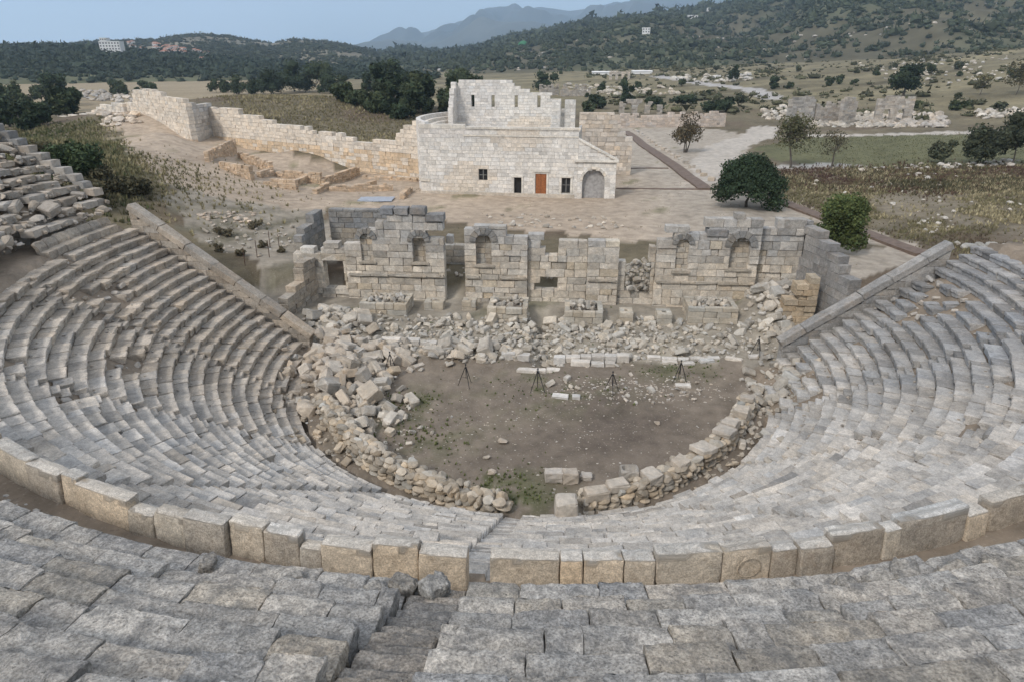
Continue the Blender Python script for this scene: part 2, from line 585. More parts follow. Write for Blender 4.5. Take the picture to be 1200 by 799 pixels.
SAND = gp((128, 128), (165, 150), (240, 170), (280, 186), (395, 203), (495, 206), (560, 190), (700, 165), (728, 142), (760, 138), (850, 150), (880, 160), (870, 200), (905, 236), (1000, 290), (1085, 303), (1000, 335), (960, 300), (560, 268), (395, 246), (310, 262), (215, 264), (168, 240), (152, 205), (140, 170), (105, 150))
SAND2 = gp((300, 256), (395, 250), (400, 300), (340, 345), (290, 320), (225, 285), (195, 262), (215, 256))
MEADOW = gp((880, 172), (950, 160), (1170, 152), (1300, 160), (1300, 188), (1150, 193), (1000, 197), (910, 190))
PATHS = [(gp((722, 140), (760, 160), (825, 222), (850, 234), (910, 237), (985, 264), (1080, 300)), 1.7, (.40, .35, .29)),
         (gp((898, 146), (885, 160), (850, 172), (835, 190), (838, 206), (845, 215)), 3.6, (.44, .40, .35)),
         (gp((945, 158), (1000, 158), (1100, 155), (1170, 150), (1230, 146), z=2), 2.6, (.44, .40, .35)),
         (gp((770, 96), (830, 104), (880, 109), (905, 116), z=2), 5.5, (.40, .38, .36)),
         (gp((905, 197), (960, 194), (1010, 197)), 1.6, (.42, .40, .37))]

def ground_tint(x, y):
    n = x.size
    P = np.stack([x, y], -1)
    n1, n2, n3 = noise(P, .06, 3, 1), noise(P, .25, 3, 7), noise(P, .9, 2, 9)
    d = np.hypot(x - CAMP[0], y - CAMP[1])
    az = np.degrees(np.arctan2(x - CAMP[0], y - CAMP[1]))
    c = np.array([.145, .122, .080]) * (1 + .3 * n1 + .22 * n2)[:, None]
    bare = (sstep(.15, .6, noise(P, .07, 3, 15)) * sstep(60, 70, d) * sstep(210, 160, d) * sstep(15, 24, az))[:, None] * .6
    c = c * (1 - bare) + np.array([.25, .215, .165]) * bare
    red = sstep(.1, .6, noise(P, .045, 2, 11))[:, None]
    c = c * (1 - .5 * red) + np.array([.125, .085, .065]) * .5 * red
    far = sstep(190, 330, d)[:, None]
    c = c * (1 - far) + np.array([.185, .160, .098]) * (1 + .5 * n1 + .25 * noise(P, .02, 3, 13))[:, None] * far
    fl = (sstep(210, 330, d) * sstep(-10, -20, az))[:, None]
    c = c * (1 - fl) + np.array([.30, .245, .165]) * (1 + .12 * n1)[:, None] * fl
    wx, wy = x + 1.6 * n2, y + 2.2 * n1 + 1.2 * n2
    m = in_poly(wx, wy, MEADOW)
    c[m] = np.array([.125, .125, .066]) * (1 + .2 * n2[m])[:, None]
    m = in_poly(wx, wy, SAND)
    sandc = np.array([.40, .325, .25]) * (1 + .16 * n1[m] + .12 * n2[m])[:, None]
    gy = sstep(5, 25, x[m])[:, None] * .8
    sandc = sandc * (1 - gy) + np.array([.36, .325, .275]) * (1 + .12 * n2[m])[:, None] * gy
    wd = sstep(.42, .75, n2[m] * .7 + n1[m] * .5)[:, None] * .75
    c[m] = sandc * (1 - wd) + np.array([.15, .145, .075]) * wd
    m = in_poly(wx, wy, SAND2)
    wd = sstep(-.1, .45, n2[m] + .3 * n3[m])[:, None] * .8
    c[m] = np.array([.30, .265, .215]) * (1 - wd) + np.array([.12, .11, .075]) * wd
    for pts, w, col in PATHS:
        m = near_line(wx * .7 + x * .3, wy * .7 + y * .3 + .8 * n3, pts, w)
        c[m] = np.array(col) * (1 + .12 * n2[m])[:, None]
    # stage and orchestra
    v = (P - SK_O) @ SK_N
    r = np.hypot(x, y)
    m = (v < 1.5) & (np.abs(x - 1) < 23) & (y > -6)
    c[m] = np.array([.29, .26, .212]) * (1 + .22 * n2[m] + .15 * n3[m])[:, None]
    gr = (sstep(.35, .7, n2 + .2 * n3) * m)[:, None] * .55
    c = c * (1 - gr) + np.array([.10, .105, .055]) * gr
    m = (r < 14.2) & (y < 2.2)
    c[m] = np.array([.21, .176, .14]) * (1 + .13 * n2[m] + .08 * n3[m])[:, None]
    dk = (gauss(x, y, 5.0, -5.0, 2.6, 2.6) * .6 + gauss(x, y, 2.0, -9.5, 4, 2) * .3)[:, None] * m[:, None]
    c = c * (1 - dk) + np.array([.085, .068, .058]) * dk
    for gx, gy_, s in ((-2.5, -11.5, 2.0), (-6.5, -7.0, 2.2), (-7.3, -3.2, 1.6), (1, -1.6, 3.0), (9.6, 1.0, 1.6), (-1.0, -13.0, 1.6)):
        g = (gauss(x, y, gx, gy_, s, s * .7) * sstep(-.25, .35, n3 + n2) * .8)[:, None] * m[:, None]
        c = c * (1 - g) + np.array([.075, .085, .036]) * g
    # soil between and above the seats
    th = np.degrees(np.arctan2(y, x)) % 360
    th = np.where(th < 90, th + 360, th)
    m = (r > 14.2) & (r < 60) & (th > TH0) & (th < TH1)
    c[m] = np.array([.24, .197, .152]) * (1 + .18 * n2[m] + .12 * n3[m])[:, None]
    # grass banks on the left
    g = (np.clip(gauss(x, y, -55, 36, 10, 13) * 1.6, 0, 1) * ~in_poly(wx, wy, SAND) * ~((th > TH0) & (th < TH1)))[:, None] * .8
    c = c * (1 - g) + np.array([.125, .115, .062]) * (1 + .25 * n2)[:, None] * g
    return np.clip(c, .02, .8)

def ground_hits(pp, dmin=35.0, dmax=1500.0):
    """the spots of ground that lie on lines of sight"""
    D = np.array([ray_dir(px, py) for px, py in pp])
    h = np.hypot(D[:, 0], D[:, 1])
    t = np.geomspace(dmin, dmax, 170)[None] / h[:, None]
    Q = CAMP + t[..., None] * D[:, None]
    e = Q[..., 2] - ground_z(Q[..., 0], Q[..., 1])
    hit = e <= 0
    i = np.where(hit.any(1), hit.argmax(1), t.shape[1] - 1)
    i = np.maximum(i, 1)
    n = np.arange(len(D))
    e0, e1 = e[n, i - 1], e[n, i]
    k = np.clip(e0 / (e0 - e1 + 1e-9), 0, 1)
    return Q[n, i - 1] + (Q[n, i] - Q[n, i - 1]) * k[:, None]
def ground_hit(px, py, dmin=35.0, dmax=1500.0):
    return ground_hits([(px, py)], dmin, dmax)[0]
# one sheet, fine in front of the viewer, out to the horizon
azs = np.concatenate([np.arange(-180, -46, 6), np.arange(-46, 46.01, .25), np.arange(52, 180, 6)])
rs = np.concatenate([[0.0], 2.0 * 1.0195 ** np.arange(0, 440)])
A_, R_ = np.meshgrid(np.radians(azs), rs, indexing='ij')
gx = CAMP[0] + R_ * np.sin(A_)
gy = CAMP[1] + R_ * np.cos(A_)
gz = ground_z(gx, gy)
na, nr = gx.shape
idx = np.arange(na * nr).reshape(na, nr)
nxt = np.roll(idx, -1, 0)
gf = np.stack([idx[:, :-1], idx[:, 1:], nxt[:, 1:], nxt[:, :-1]], -1).reshape(-1, 4)
gv = np.stack([gx, gy, gz], -1).reshape(-1, 3)
gt = ground_tint(gv[:, 0].copy(), gv[:, 1].copy())
ground = mesh_obj("ground", gv, gf, M_GROUND, gt, smooth=True)
tag(ground, kind="structure")
def gz1(x, y):
    return float(ground_z(np.array([x]), np.array([y]))[0])

# ================================================================ lower seats
def arc_map(V, R, th_deg):
    """local block (x along the arc, y outward, z up) bent to the arc of radius R about th"""
    r = R + V[:, 1]
    a = math.radians(th_deg) + V[:, 0] / R
    return np.stack([r * np.cos(a), r * np.sin(a), V[:, 2]], 1)

def seat_tint(th, k, rng):
    base = np.array([.45, .43, .40])
    lf = float(sstep(226, 190, th))
    base = base * (1 - lf) + np.array([.38, .34, .29]) * lf
    rt = float(sstep(316, 340, th)) * (.35 + .65 * float(sstep(4, 12, k)))
    base = base * (1 - rt) + np.array([.285, .285, .283]) * rt
    bl = float(sstep(290, 318, th)) * float(sstep(10, 19, k)) * .45
    base = base * (1 - bl) + np.array([.32, .32, .325]) * bl
    return jitter_tint(base * (1.05 if rng.random() > .12 else .8), rng, .095, .03)

def seat_block(L, tread, H, rng, seg_x=3, seg_y=4, fine=0.0, wear=1.0, over=.10):
    D = tread + over
    hx, hy, hz = L / 2, D / 2, H / 2
    b = .022
    ax = axis(L, seg_x, .03)
    ay = np.concatenate([[-hy], np.linspace(-hy + .03, hy - .03, seg_y - 1), [hy]])
    lip = .12 + rng.uniform(-.02, .03)
    az = np.array([-hz, hz - lip - .07, hz - lip, hz - .03, hz])
    V, F = block((L, D, H), axes=[ax, ay, az], bev=.016 * wear, rough=.006 * wear, chips=int(rng.integers(0, 4)), rng=rng, chip=(.02, .16), fine=fine)
    low = (V[:, 1] < -hy + .06) & (V[:, 2] < hz - lip - .03)
    V[low, 1] += .075
    V[:, 2] -= hz                      # tread at z=0
    V[:, 1] += hy                      # nose at y=0
    return V, F

rng = np.random.default_rng(21)
lower = thing("seating_tiers", (0, -20.5, 4.0), "pale stone seat rows of the lower bowl curving around the dirt orchestra", "seating")
st = Stones()
steps = Stones()
aisle_half = .42
loose = []                                 # fallen stones to add later
for k in range(NROW):
    r = R0 + DR * k
    z = Z0 + DZ * k
    edges = [TH0 + .2] + AISLES + [TH1 - .2]
    for wi in range(8):
        pad0 = math.degrees(aisle_half / r) if wi else math.degrees(.25 / r)
        pad1 = math.degrees(aisle_half / r) if wi < 7 else math.degrees(.25 / r)
        t0, t1 = edges[wi] + pad0, edges[wi + 1] - pad1
        if k == 0 and wi in (0, 7): t0 += 3 * (wi == 0); t1 -= 8 * (wi == 7)
        t = t0
        drow = rng.normal(0, .012)
        while t < t1 - .01:
            L = float(np.clip(rng.normal(.95, .22), .5, 1.7))
            dt = math.degrees(L / r)
            if t + dt * 1.5 > t1:
                dt = t1 - t
                L = math.radians(dt) * r
            tm = t + dt / 2
            t += dt
            miss = .016
            # ruined patches
            rough_zone = (tm > 344 and 10 <= k <= 15 and tm > 352 - (k - 10) * 1.0) or (tm < 190 and k in (14, 15) and tm > 181) or (tm > 336 and k <= 3)
            messy = float(noise(np.array([tm * .12, k * .5, 0.]), .5, 2, 3)) > .22
            if rough_zone: miss = .45
            elif messy: miss = .045
            if rng.random() < miss:
                if rng.random() < .7: loose.append((r + DR * .4, tm, z - DZ + .02, rng.uniform(.25, .5)))
                continue
            V, F = seat_block(L - .022, DR, DZ, rng, seg_x=6, fine=.034 if (messy or rough_zone) else .02, wear=1.9 if (messy or rough_zone) else 1.2)
            j = 2.6 if rough_zone else (2.0 if messy else 1.0)
            V[:, 1] += rng.normal(0, .030 * j)
            tl = rng.normal(0, .012 * j, 2)
            V[:, 2] += V[:, 0] * tl[0] + V[:, 1] * tl[1] + rng.normal(0, .016 * j) + drow
            V[:, 1] += V[:, 0] * rng.normal(0, .022 * j)
            V = arc_map(V, r, tm)
            V[:, 2] += z
            st.add(V, F, seat_tint(tm, k, rng))
    for a in AISLES:
        for q in (0, 1):
            if rng.random() < .04: continue
            V, F = block((2 * aisle_half - .05, .40, .26), (3, 3, 3), .03, .012, 1, rng)
            V[:, 2] -= .13
            V[:, 1] += .2 + .32 * q
            V = arc_map(V, r, a + rng.normal(0, .06))
            V[:, 2] += z - DZ * .5 * (1 - q) + rng.normal(0, .015)
            steps.add(V, F, seat_tint(a, k, rng) * .95)
st.build(lower, "seat_block", "seat_blocks", M_SEAT, 300, 7)
steps.build(lower, "stair_step", "stair_steps", M_SEAT, 120, 7)

# throne-like bench with high backs at the head of the seats, by the left end wall
bench = thing("stone_bench", (*pol(27.5, 176), 8.6), "stone bench with high curved backs above the topmost seats beside the ruined upper tier", "bench")
bs = Stones()
t = 170.8
while t < 184.5:
    L = rng.uniform(.82, 1.1)
    dt = math.degrees(L / 27.4)
    tm = t + dt / 2
    tc = jitter_tint((.36, .32, .27), rng)
    V, F = block((L - .02, .62, .46), (3, 3, 3), .05, .012, 2, rng)
    V = arc_map(V + [0, .30, .22], 27.25, tm); V[:, 2] += 8.55
    bs.add(V, F, tc)
    V, F = block((L - .02, .24, .62), (5, 3, 4), .05, .012, 1, rng)
    V[:, 1] += .12 * (V[:, 0] / (L / 2)) ** 2 * -1 + .16 * (V[:, 2] > .1)
    V = arc_map(V + [0, .66, .68], 27.25, tm); V[:, 2] += 8.5
    bs.add(V, F, tc * .95)
    t += dt
bs.build(bench, "bench_block", "bench_blocks", M_SEAT, 300, 5)

# ================================================================ parapet round the gangway
para = thing("parapet_wall", (*pol(27.6, 265.0), DIAZ_Z), "ring of big ochre upright slabs between the gangway and the lower seats", "wall")
ps = Stones()
RP, PZT = 27.42, 9.68
pe = [-60, -12, 29, 66, 84, 146, 176, 214, 262, 304, 348, 375, 436, 489, 548, None, 574, 656, 684, 732, 770, 850, 909, 940, 979, 1041, 1062, 1140, 1164, 1168, 1218, 1260]
def ring_th(px, z=PZT, R=RP + .33):
    th = np.arange(215, 326, .05)
    q = pol(R, th)
    x, y, d = project(np.concatenate([q, np.full((len(q), 1), z)], 1))
    return float(th[np.nanargmin(np.abs(x - px))])
ths = [None if e is None else ring_th(e) for e in pe]
for a, b in zip(ths[:-1], ths[1:]):
    if a is None or b is None: continue
    L = math.radians(b - a) * (RP + .3)
    if L < .25: continue
    H = float(np.clip(rng.normal(.88, .06), .74, 1.0))
    if L < .8: H *= rng.uniform(.8, 1.0)
    T = rng.uniform(.30, .38)
    V, F = block((L - .03, T, H), (9, 5, 7), .028, .004, int(rng.integers(2, 5)), rng, fine=.012, chip=(.02, .11))
    V[:, 1] += -.10 * (V[:, 2] / H)            # leaning a little
    V[:, 2] += H / 2 + V[:, 0] * rng.normal(0, .03)
    V[:, 1] += T / 2 + rng.normal(0, .04) + V[:, 0] * rng.normal(0, .03)
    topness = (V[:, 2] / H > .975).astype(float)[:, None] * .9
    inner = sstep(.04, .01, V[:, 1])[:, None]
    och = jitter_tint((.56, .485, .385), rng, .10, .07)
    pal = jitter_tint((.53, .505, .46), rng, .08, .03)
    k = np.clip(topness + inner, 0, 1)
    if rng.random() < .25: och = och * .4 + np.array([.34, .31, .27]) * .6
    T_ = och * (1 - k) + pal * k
    V = arc_map(V, RP, (a + b) / 2)
    V[:, 2] += DIAZ_Z - .06 + rng.normal(0, .02)
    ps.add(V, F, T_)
# the ring carved on one slab
for a, b in zip(ths[:-1], ths[1:]):
    if a is not None and b is not None and abs(a - ring_th(850)) < .01:
        tm = (a + b) / 2
        for rr, w_ in ((.25, .012),):
            an = np.linspace(0, 2 * math.pi, 25)
            P_ = np.stack([np.cos(an) * rr, np.full(25, .36), np.sin(an) * rr + .46], 1)
            TV, TF = [], []
            for i_ in range(24):
                for q_ in range(4):
                    f_ = q_ * math.pi / 2
                    d_ = np.array([math.cos(an[i_]) * math.cos(f_), math.sin(f_), math.sin(an[i_]) * math.cos(f_)]) * w_
                    TV.append(P_[i_] + d_)
                for q_ in range(4):
                    k_ = (i_ + 1) % 24
                    TF.append((i_ * 4 + q_, i_ * 4 + (q_ + 1) % 4, k_ * 4 + (q_ + 1) % 4, k_ * 4 + q_))
            W_ = arc_map(np.array(TV), RP, tm)
            W_[:, 2] += DIAZ_Z - .06
            mesh_obj("carved_ring", W_, np.array(TF), M_PARA, (.46, .39, .30), para, True, np.array(para.location))
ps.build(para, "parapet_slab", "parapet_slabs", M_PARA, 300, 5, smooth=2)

# ================================================================ upper seats (foreground) and their ruined end
upper = thing("upper_seating_tiers", (*pol(33, 262), 12.0), "grey lichen-covered seat rows of the upper bowl above the gangway", "seating")
us = Stones()
rng = np.random.default_rng(5)
U_AIS = [265.2, 240.9, 289.5, 216.6, 313.8]
for k in range(0, 10):
    r = UR0 + UDR * k
    z = UZ0 + UDZ * k
    t = 205.0
    while t < 326:
        L = float(np.clip(rng.normal(1.02, .32), .5, 2.1))
        dt = math.degrees(L / r)
        for a in U_AIS[:1]:
            p = math.degrees(.5 / r)
            if t < a - p < t + dt: dt = a - p - t
            if a - p <= t < a + p: t = a + p
        if dt * math.pi / 180 * r < .25: t += dt + 1e-3; continue
        L = math.radians(dt) * r
        tm = t + dt / 2
        t += dt
        q = np.array([*pol(r, tm), z])
        x, y, d = project(q)
        if np.isnan(x) or x < -160 or x > 1360 or y > 960: continue
        near = d < 12
        worn = float(noise(np.array([tm * .1, k * .6, 2.]), .6, 2, 6))
        bad = (tm > 286 and rng.random() < .10) or rng.random() < .03
        if bad: H = UDZ * .7
        else: H = UDZ
        V, F = seat_block(L - .008 * rng.uniform(0, 3), UDR, H, rng, 12 if near else 7, 9 if near else 6, fine=.040 + .022 * max(worn, 0), wear=1.0, over=.14)
        # noses worn round and broken
        nz = np.clip(.22 - V[:, 1], 0, .22) / .22
        V[:, 2] -= nz ** 2 * (.03 + .05 * max(worn, 0)) * (V[:, 2] > -.2)
        if bad: V[:, 2] -= UDZ * .3
        V[:, 1] += rng.normal(0, .035)
        V[:, 2] += V[:, 0] * rng.normal(0, .012) + V[:, 1] * rng.normal(0, .014) + rng.normal(0, .015)
        V[:, 1] += V[:, 0] * rng.normal(0, .025)
        V = arc_map(V, r, tm)
        V[:, 2] += z
        base = np.array([.385, .372, .35])
        u = rng.random()
        if u < .06: base = np.array([.46, .44, .41])
        elif u < .22: base = np.array([.36, .335, .295])
        elif u < .40: base = np.array([.345, .34, .33])
        us.add(V, F, jitter_tint(base, rng, .08, .025))
    for a in U_AIS[:1]:
        for q in (0, 1):
            V, F = block((.92, .5, .3), (8, 5, 3), .05, .006, 2, rng, fine=.02)
            V[:, 2] -= .15
            V = arc_map(V + [rng.normal(0, .03), .25 + .40 * q, 0], r, a)
            V[:, 2] += z - UDZ * .5 * (1 - q) + rng.normal(0, .02)
            us.add(V, F, jitter_tint((.27, .255, .235), rng, .1))
# loose rounded stones along the broken front of the first row
for px, py, s in ((472, 682, .46), (509, 685, .5), (440, 690, .4), (243, 656, .36), (1062, 672, .6), (1030, 678, .5), (995, 684, .42), (1120, 672, .6), (1170, 664, .5), (345, 676, .35)):
    q = G(px, py, UZ0 + .1)
    V, F = block((s, s * .75, s * .7), (9, 8, 7), s * .16, .006, 4, rng, fine=.03, chip=(.06, .28))
    V = V @ rot(rng, .2).T
    us.add(V + [q[0], q[1], UZ0 + .02], F, jitter_tint((.30, .285, .26), rng, .12))
us.build(upper, "seat_block", "seat_blocks", M_UPPER, 300, 7, smooth=2)

# ruined end of the upper tiers over the left end wall
ruin = thing("ruined_upper_tiers", (*pol(33, 174), 9.5), "tumbled remains of upper seat rows piled above the stone bench with high backs", "ruin")
rs_ = Stones()
rng = np.random.default_rng(12)
for k in range(-2, 11):
    r = UR0 + UDR * k
    z = UZ0 + UDZ * k
    t = 168.3 + max(0, 4 - k) * rng.uniform(.0, .35)
    while t < 206:
        L = float(np.clip(rng.normal(1.05, .35), .45, 1.9))
        dt = math.degrees(L / r)
        tm = t + dt / 2
        t += dt * rng.uniform(1.0, 1.08)
        if rng.random() < .04: continue
        crumble = rng.random() < .38
        if crumble:
            V, F = any_stone(L * rng.uniform(.55, .9), rng, .6, .6, .35)
            V[:, 2] -= UDZ * rng.uniform(.5, .9)
            V[:, 1] += rng.uniform(0, .5)
        else:
            V, F = block((L, .8, rng.uniform(.3, .5)), (4, 3, 3), .05, .018, 3, rng, chip=(.03, .2))
            V[:, 2] -= .25
            V[:, 1] += .3
            V[:, 2] += V[:, 0] * rng.normal(0, .05)
        ang = rng.normal(0, .10)
        x0, y0 = V[:, 0].copy(), V[:, 1].copy()
        V[:, 0], V[:, 1] = x0 * math.cos(ang) - y0 * math.sin(ang), x0 * math.sin(ang) + y0 * math.cos(ang)
        V = arc_map(V, r, tm)
        V[:, 2] += z + rng.normal(0, .05)
        rs_.add(V, F, jitter_tint((.36, .325, .28), rng, .14, .05))
        for _ in range(4):
            V, F = any_stone(rng.uniform(.15, .42), rng)
            V = arc_map(V + [rng.uniform(-.5, .5), rng.uniform(-.2, .3), 0], r, tm)
            V[:, 2] += z - UDZ + rng.uniform(0, .15)
            rs_.add(V, F, jitter_tint((.38, .34, .29), rng, .14, .05))
# its dressed corner towards the plain
for k in range(11):
    for s in range(2 if k > 3 else 1):
        L = rng.uniform(.8, 1.5)
        V, F = block((L, .75, .47), (3, 3, 3), .04, .012, 2, rng)
        c = pol(UR0 + UDR * (k + .1) + s * 1.0, 167.9 + .2 * s)
        a = RAD(168 + rng.normal(0, 2))
        W = np.stack([V[:, 0] * math.cos(a) - V[:, 1] * math.sin(a) + c[0], V[:, 0] * math.sin(a) + V[:, 1] * math.cos(a) + c[1], V[:, 2] + UZ0 - .1 + UDZ * k], 1)
        rs_.add(W, F, jitter_tint((.24, .235, .225) if k > 6 else (.36, .33, .29), rng, .1))
rs_.build(ruin, "tumbled_block", "tumbled_blocks", M_FALLEN, 300, 7)

# diazoma back wall at the foot of the upper rows
pod = thing("gangway_back_wall", (*pol(29.95, 265), DIAZ_Z), "rough stone wall at the back of the gangway under the upper seat rows", "wall")
pw = Stones()
rng = np.random.default_rng(15)
for k in range(4):
    t = 171.0
    while t < 326:
        L = rng.uniform(.7, 1.5)
        dt = math.degrees(L / 30)
        tm = t + dt / 2
        t += dt
        x, y, d = project(np.array([*pol(29.9, tm), 9.5]))
        if np.isnan(x) or x < -250 or x > 1450: continue
        if tm < 200 and rng.random() < .12: continue
        V, F = block((L - .03, .5, .37), (3, 3, 3), .04, .015, 1, rng)
        V = arc_map(V + [0, rng.normal(.1, .04), .2 + .37 * k], 29.85, tm)
        V[:, 2] += DIAZ_Z - .12
        pw.add(V, F, jitter_tint((.33, .30, .26), rng))
pw.build(pod, "wall_stone", "wall_stones", M_FALLEN, 300, 7)

# ================================================================ end walls of the seats (analemmata)
def end_wall(name, th, r_in, r_out, z_in, z_out, side, label, cop_col, rng):
    """sloping wall on the ray at th; side=+1: its thickness lies to growing th"""
    c = pol((r_in + r_out) / 2, th)
    root = thing(name, (*c, .5), label, "wall")
    a = RAD(th)
    U = np.array([math.cos(a), math.sin(a)])
    Nn = np.array([-math.sin(a), math.cos(a)]) * side
    def put(V):
        return np.concatenate([V[:, :1] * U + V[:, 1:2] * Nn, V[:, 2:3]], 1)
    slope = (z_out - z_in) / (r_out - r_in)
    cs, ws = Stones(), Stones()
    s = r_in
    full = r_out
    while s < full - .05:
        L = min(rng.uniform(1.25, 2.1), full - s)
        if full - s - L < .6: L = full - s
        V, F = block((L * math.hypot(1, slope) - .02, .78, .42), (4, 3, 3), .035, .006, 1, rng, chip=(.02, .08))
        ca = math.atan(slope)
        x0, z0 = V[:, 0].copy(), V[:, 2].copy()
        V[:, 0] = x0 * math.cos(ca) - z0 * math.sin(ca) + s + L / 2
        V[:, 2] = x0 * math.sin(ca) + z0 * math.cos(ca) + z_in + slope * (s + L / 2 - r_in) - .2 + rng.normal(0, .012)
        V[:, 1] += .30 + rng.normal(0, .012)
        cs.add(put(V), F, jitter_tint(cop_col, rng, .09, .03))
        s += L
    z = -.2
    while z < z_out:
        h = rng.uniform(.40, .52)
        s0 = max(r_in + .15, r_in + (z + h + .15 - z_in) / slope)
        s = s0
        while s < r_out - .05:
            L = min(rng.uniform(.7, 1.5), r_out - s)
            if r_out - s - L < .4: L = r_out - s
            V, F = block((L - .008, .62, h - .008), (3, 3, 3), .022, .006, 0, rng)
            V += [s + L / 2, .30 + rng.normal(0, .012), z + h / 2]
            ws.add(put(V), F, jitter_tint(np.array(cop_col) * 1.02, rng, .11, .04))
            s += L
        z += h
    cs.build(root, "coping_stone", "coping_stones", M_SKENE, 300, 5)
    ws.build(root, "wall_stone", "wall_stones", M_SKENE, 300, 7)
    return root

end_wall("end_wall", 168.0, 15.2, 27.4, 1.75, 10.1, -1, "beige sloping end wall with coping slabs beside the taller ruined tiers", (.36, .32, .27), np.random.default_rng(31))
end_wall("end_wall", 362.2, 16.0, 25.6, 2.35, 8.75, 1, "grey sloping end wall with coping slabs leading down to the smooth side wall of the stage", (.30, .295, .285), np.random.default_rng(32))

# ================================================================ rubble walls inside the orchestra
def rubble_wall(name, pts, label, top_slabs, rng, thick=1.05):
    """pts: (radius, theta, top z); a low wall of rough stones on a curve"""
    c = pol(pts[len(pts) // 2][0], pts[len(pts) // 2][1])
    root = thing(name, (*c, 0), label, "wall")
    S = Stones()
    rr, tt, zz = [np.array([p[i] for p in pts], float) for i in range(3)]
    z = -.45
    lvl = 0
    while z < zz.max():
        h = rng.uniform(.22, .32)
        for row in (0, 1, 2, 3):
            t = tt[0]
            while t < tt[-1]:
                L = rng.uniform(.28, .7)
                R = float(np.interp(t, tt, rr))
                t += math.degrees(L / R)
                if z + h * .6 > float(np.interp(t, tt, zz)) + rng.normal(0, .08): continue
                if row in (1, 3) and z + 2 * h < float(np.interp(t, tt, zz)): continue
                V, F = rock((L * 1.12, .5, h * 1.35), rng, 7)
                V[:, 1] += [thick / 2 - .18, .15, -thick / 2 + .18, -.15][row] + rng.normal(0, .03)
                V = arc_map(V, R, t - math.degrees(L / R) / 2)
                V[:, 2] += z + h / 2
                S.add(V, F, jitter_tint((.42, .37, .30), rng, .17, .09))
        z += h * .92
        lvl += 1
    if top_slabs:
        t = tt[0] + .5
        while t < tt[-1] - 1.5:
            L = rng.uniform(.7, 1.25)
            R = float(np.interp(t, tt, rr))
            dt = math.degrees(L / R)
            if rng.random() < .82:
                V, F = block((L - .05, rng.uniform(.7, 1.0), rng.uniform(.28, .45)), (4, 3, 3), .05, .018, 3, rng)
                V[:, 2] += V[:, 0] * rng.normal(0, .06)
                V[:, 1] += rng.normal(0, .08) + V[:, 0] * rng.normal(0, .08)
                V = arc_map(V, R, t + dt / 2)
                V[:, 2] += float(np.interp(t, tt, zz)) + .12
                S.add(V, F, jitter_tint((.46, .42, .365), rng, .1, .04))
            t += dt
    S.build(root, "wall_stone", "wall_stones", M_FALLEN, 300, 6)
    return root

rubble_wall("rubble_wall", [(13.0, 200, 1.25), (12.75, 208, 1.35), (12.75, 216, 1.4), (12.95, 228, 1.35), (13.25, 243, 1.2), (13.55, 253, 1.05), (13.7, 262.5, .85)],
            "curved low wall of small rough stones edging the green patch of the orchestra", False, np.random.default_rng(41))
rubble_wall("rubble_wall", [(13.6, 278, .8), (13.5, 285, .95), (13.3, 296, 1.05), (13.0, 310, 1.1), (12.9, 326, 1.1), (13.2, 341, 1.0)],
            "curved low rubble wall topped with big squared pale slabs edging the orchestra", True, np.random.default_rng(42))

# ================================================================ coursed masonry
class Frame:
    def __init__(s, o, ang):
        s.o = np.asarray(o, float)
        s.U = np.array([math.cos(ang), math.sin(ang)])
        s.N = np.array([-s.U[1], s.U[0]])
    def __call__(s, V):
        return np.concatenate([s.o + V[:, :1] * s.U + V[:, 1:2] * s.N, V[:, 2:3]], 1)
    def pt(s, u, v, z=0):
        q = s.o + u * s.U + v * s.N
        return np.array([q[0], q[1], z])

def rect_hole(a, b, z0, z1):
    return lambda z: (a, b) if z0 < z < z1 else None

def arch_hole(c, r, z0, zs):
    def f(z):
        if z0 < z <= zs: return (c - r, c + r)
        if zs < z < zs + r: 
            w = math.sqrt(max(r * r - (z - zs) ** 2, 0))
            return (c - w, c + w)
    return f

def masonry(S, fr, u0, u1, z0, top, holes, ch, lens, thick, rng, tintf, v0=0.0, jit=.014, bev=.014, rough=.006, seg=(3, 3, 3), chip=1, miss=0.0, gap=.022, worn=0.0):
    tu, tz = [p[0] for p in top], [p[1] for p in top]
    z, zmax = z0, max(tz)
    gone = []
    while z < zmax - .05:
        h = ch * rng.uniform(.82, 1.18)
        if zmax - z - h < .15: h = zmax - z
        cuts = sorted([q for q in (f(z + h / 2) for f in holes) if q])
        segs, a = [], u0
        for q in cuts:
            if q[0] > a: segs.append((a, min(q[0], u1)))
            a = max(a, q[1])
        if a < u1: segs.append((a, u1))
        lost = []
        for a, b in segs:
            u = a
            while u < b - .02:
                L = rng.uniform(*lens)
                if b - u - L < lens[0] * .6: L = b - u
                um = u + L / 2
                u += L
                if float(np.interp(um, tu, tz)) < z + h * .55: continue
                if rng.random() < miss: continue
                if worn and (any(p < um < q for p, q in gone) or (float(np.interp(um, tu, tz)) < z + h * 1.9 and rng.random() < worn)):
                    lost.append((um - L / 2, um + L / 2))
                    continue
                V, F = block((L - gap, thick, h - gap), seg, bev, rough, chip if rng.random() < .5 else 0, rng, chip=(.02, .12))
                V += [um, v0 + thick / 2 + rng.normal(0, jit) + (rng.uniform(.04, .16) if worn and rng.random() < .12 else 0), z + h / 2]
                S.add(fr(V), F, tintf(um, z + h / 2, rng))
        gone = lost
        z += h

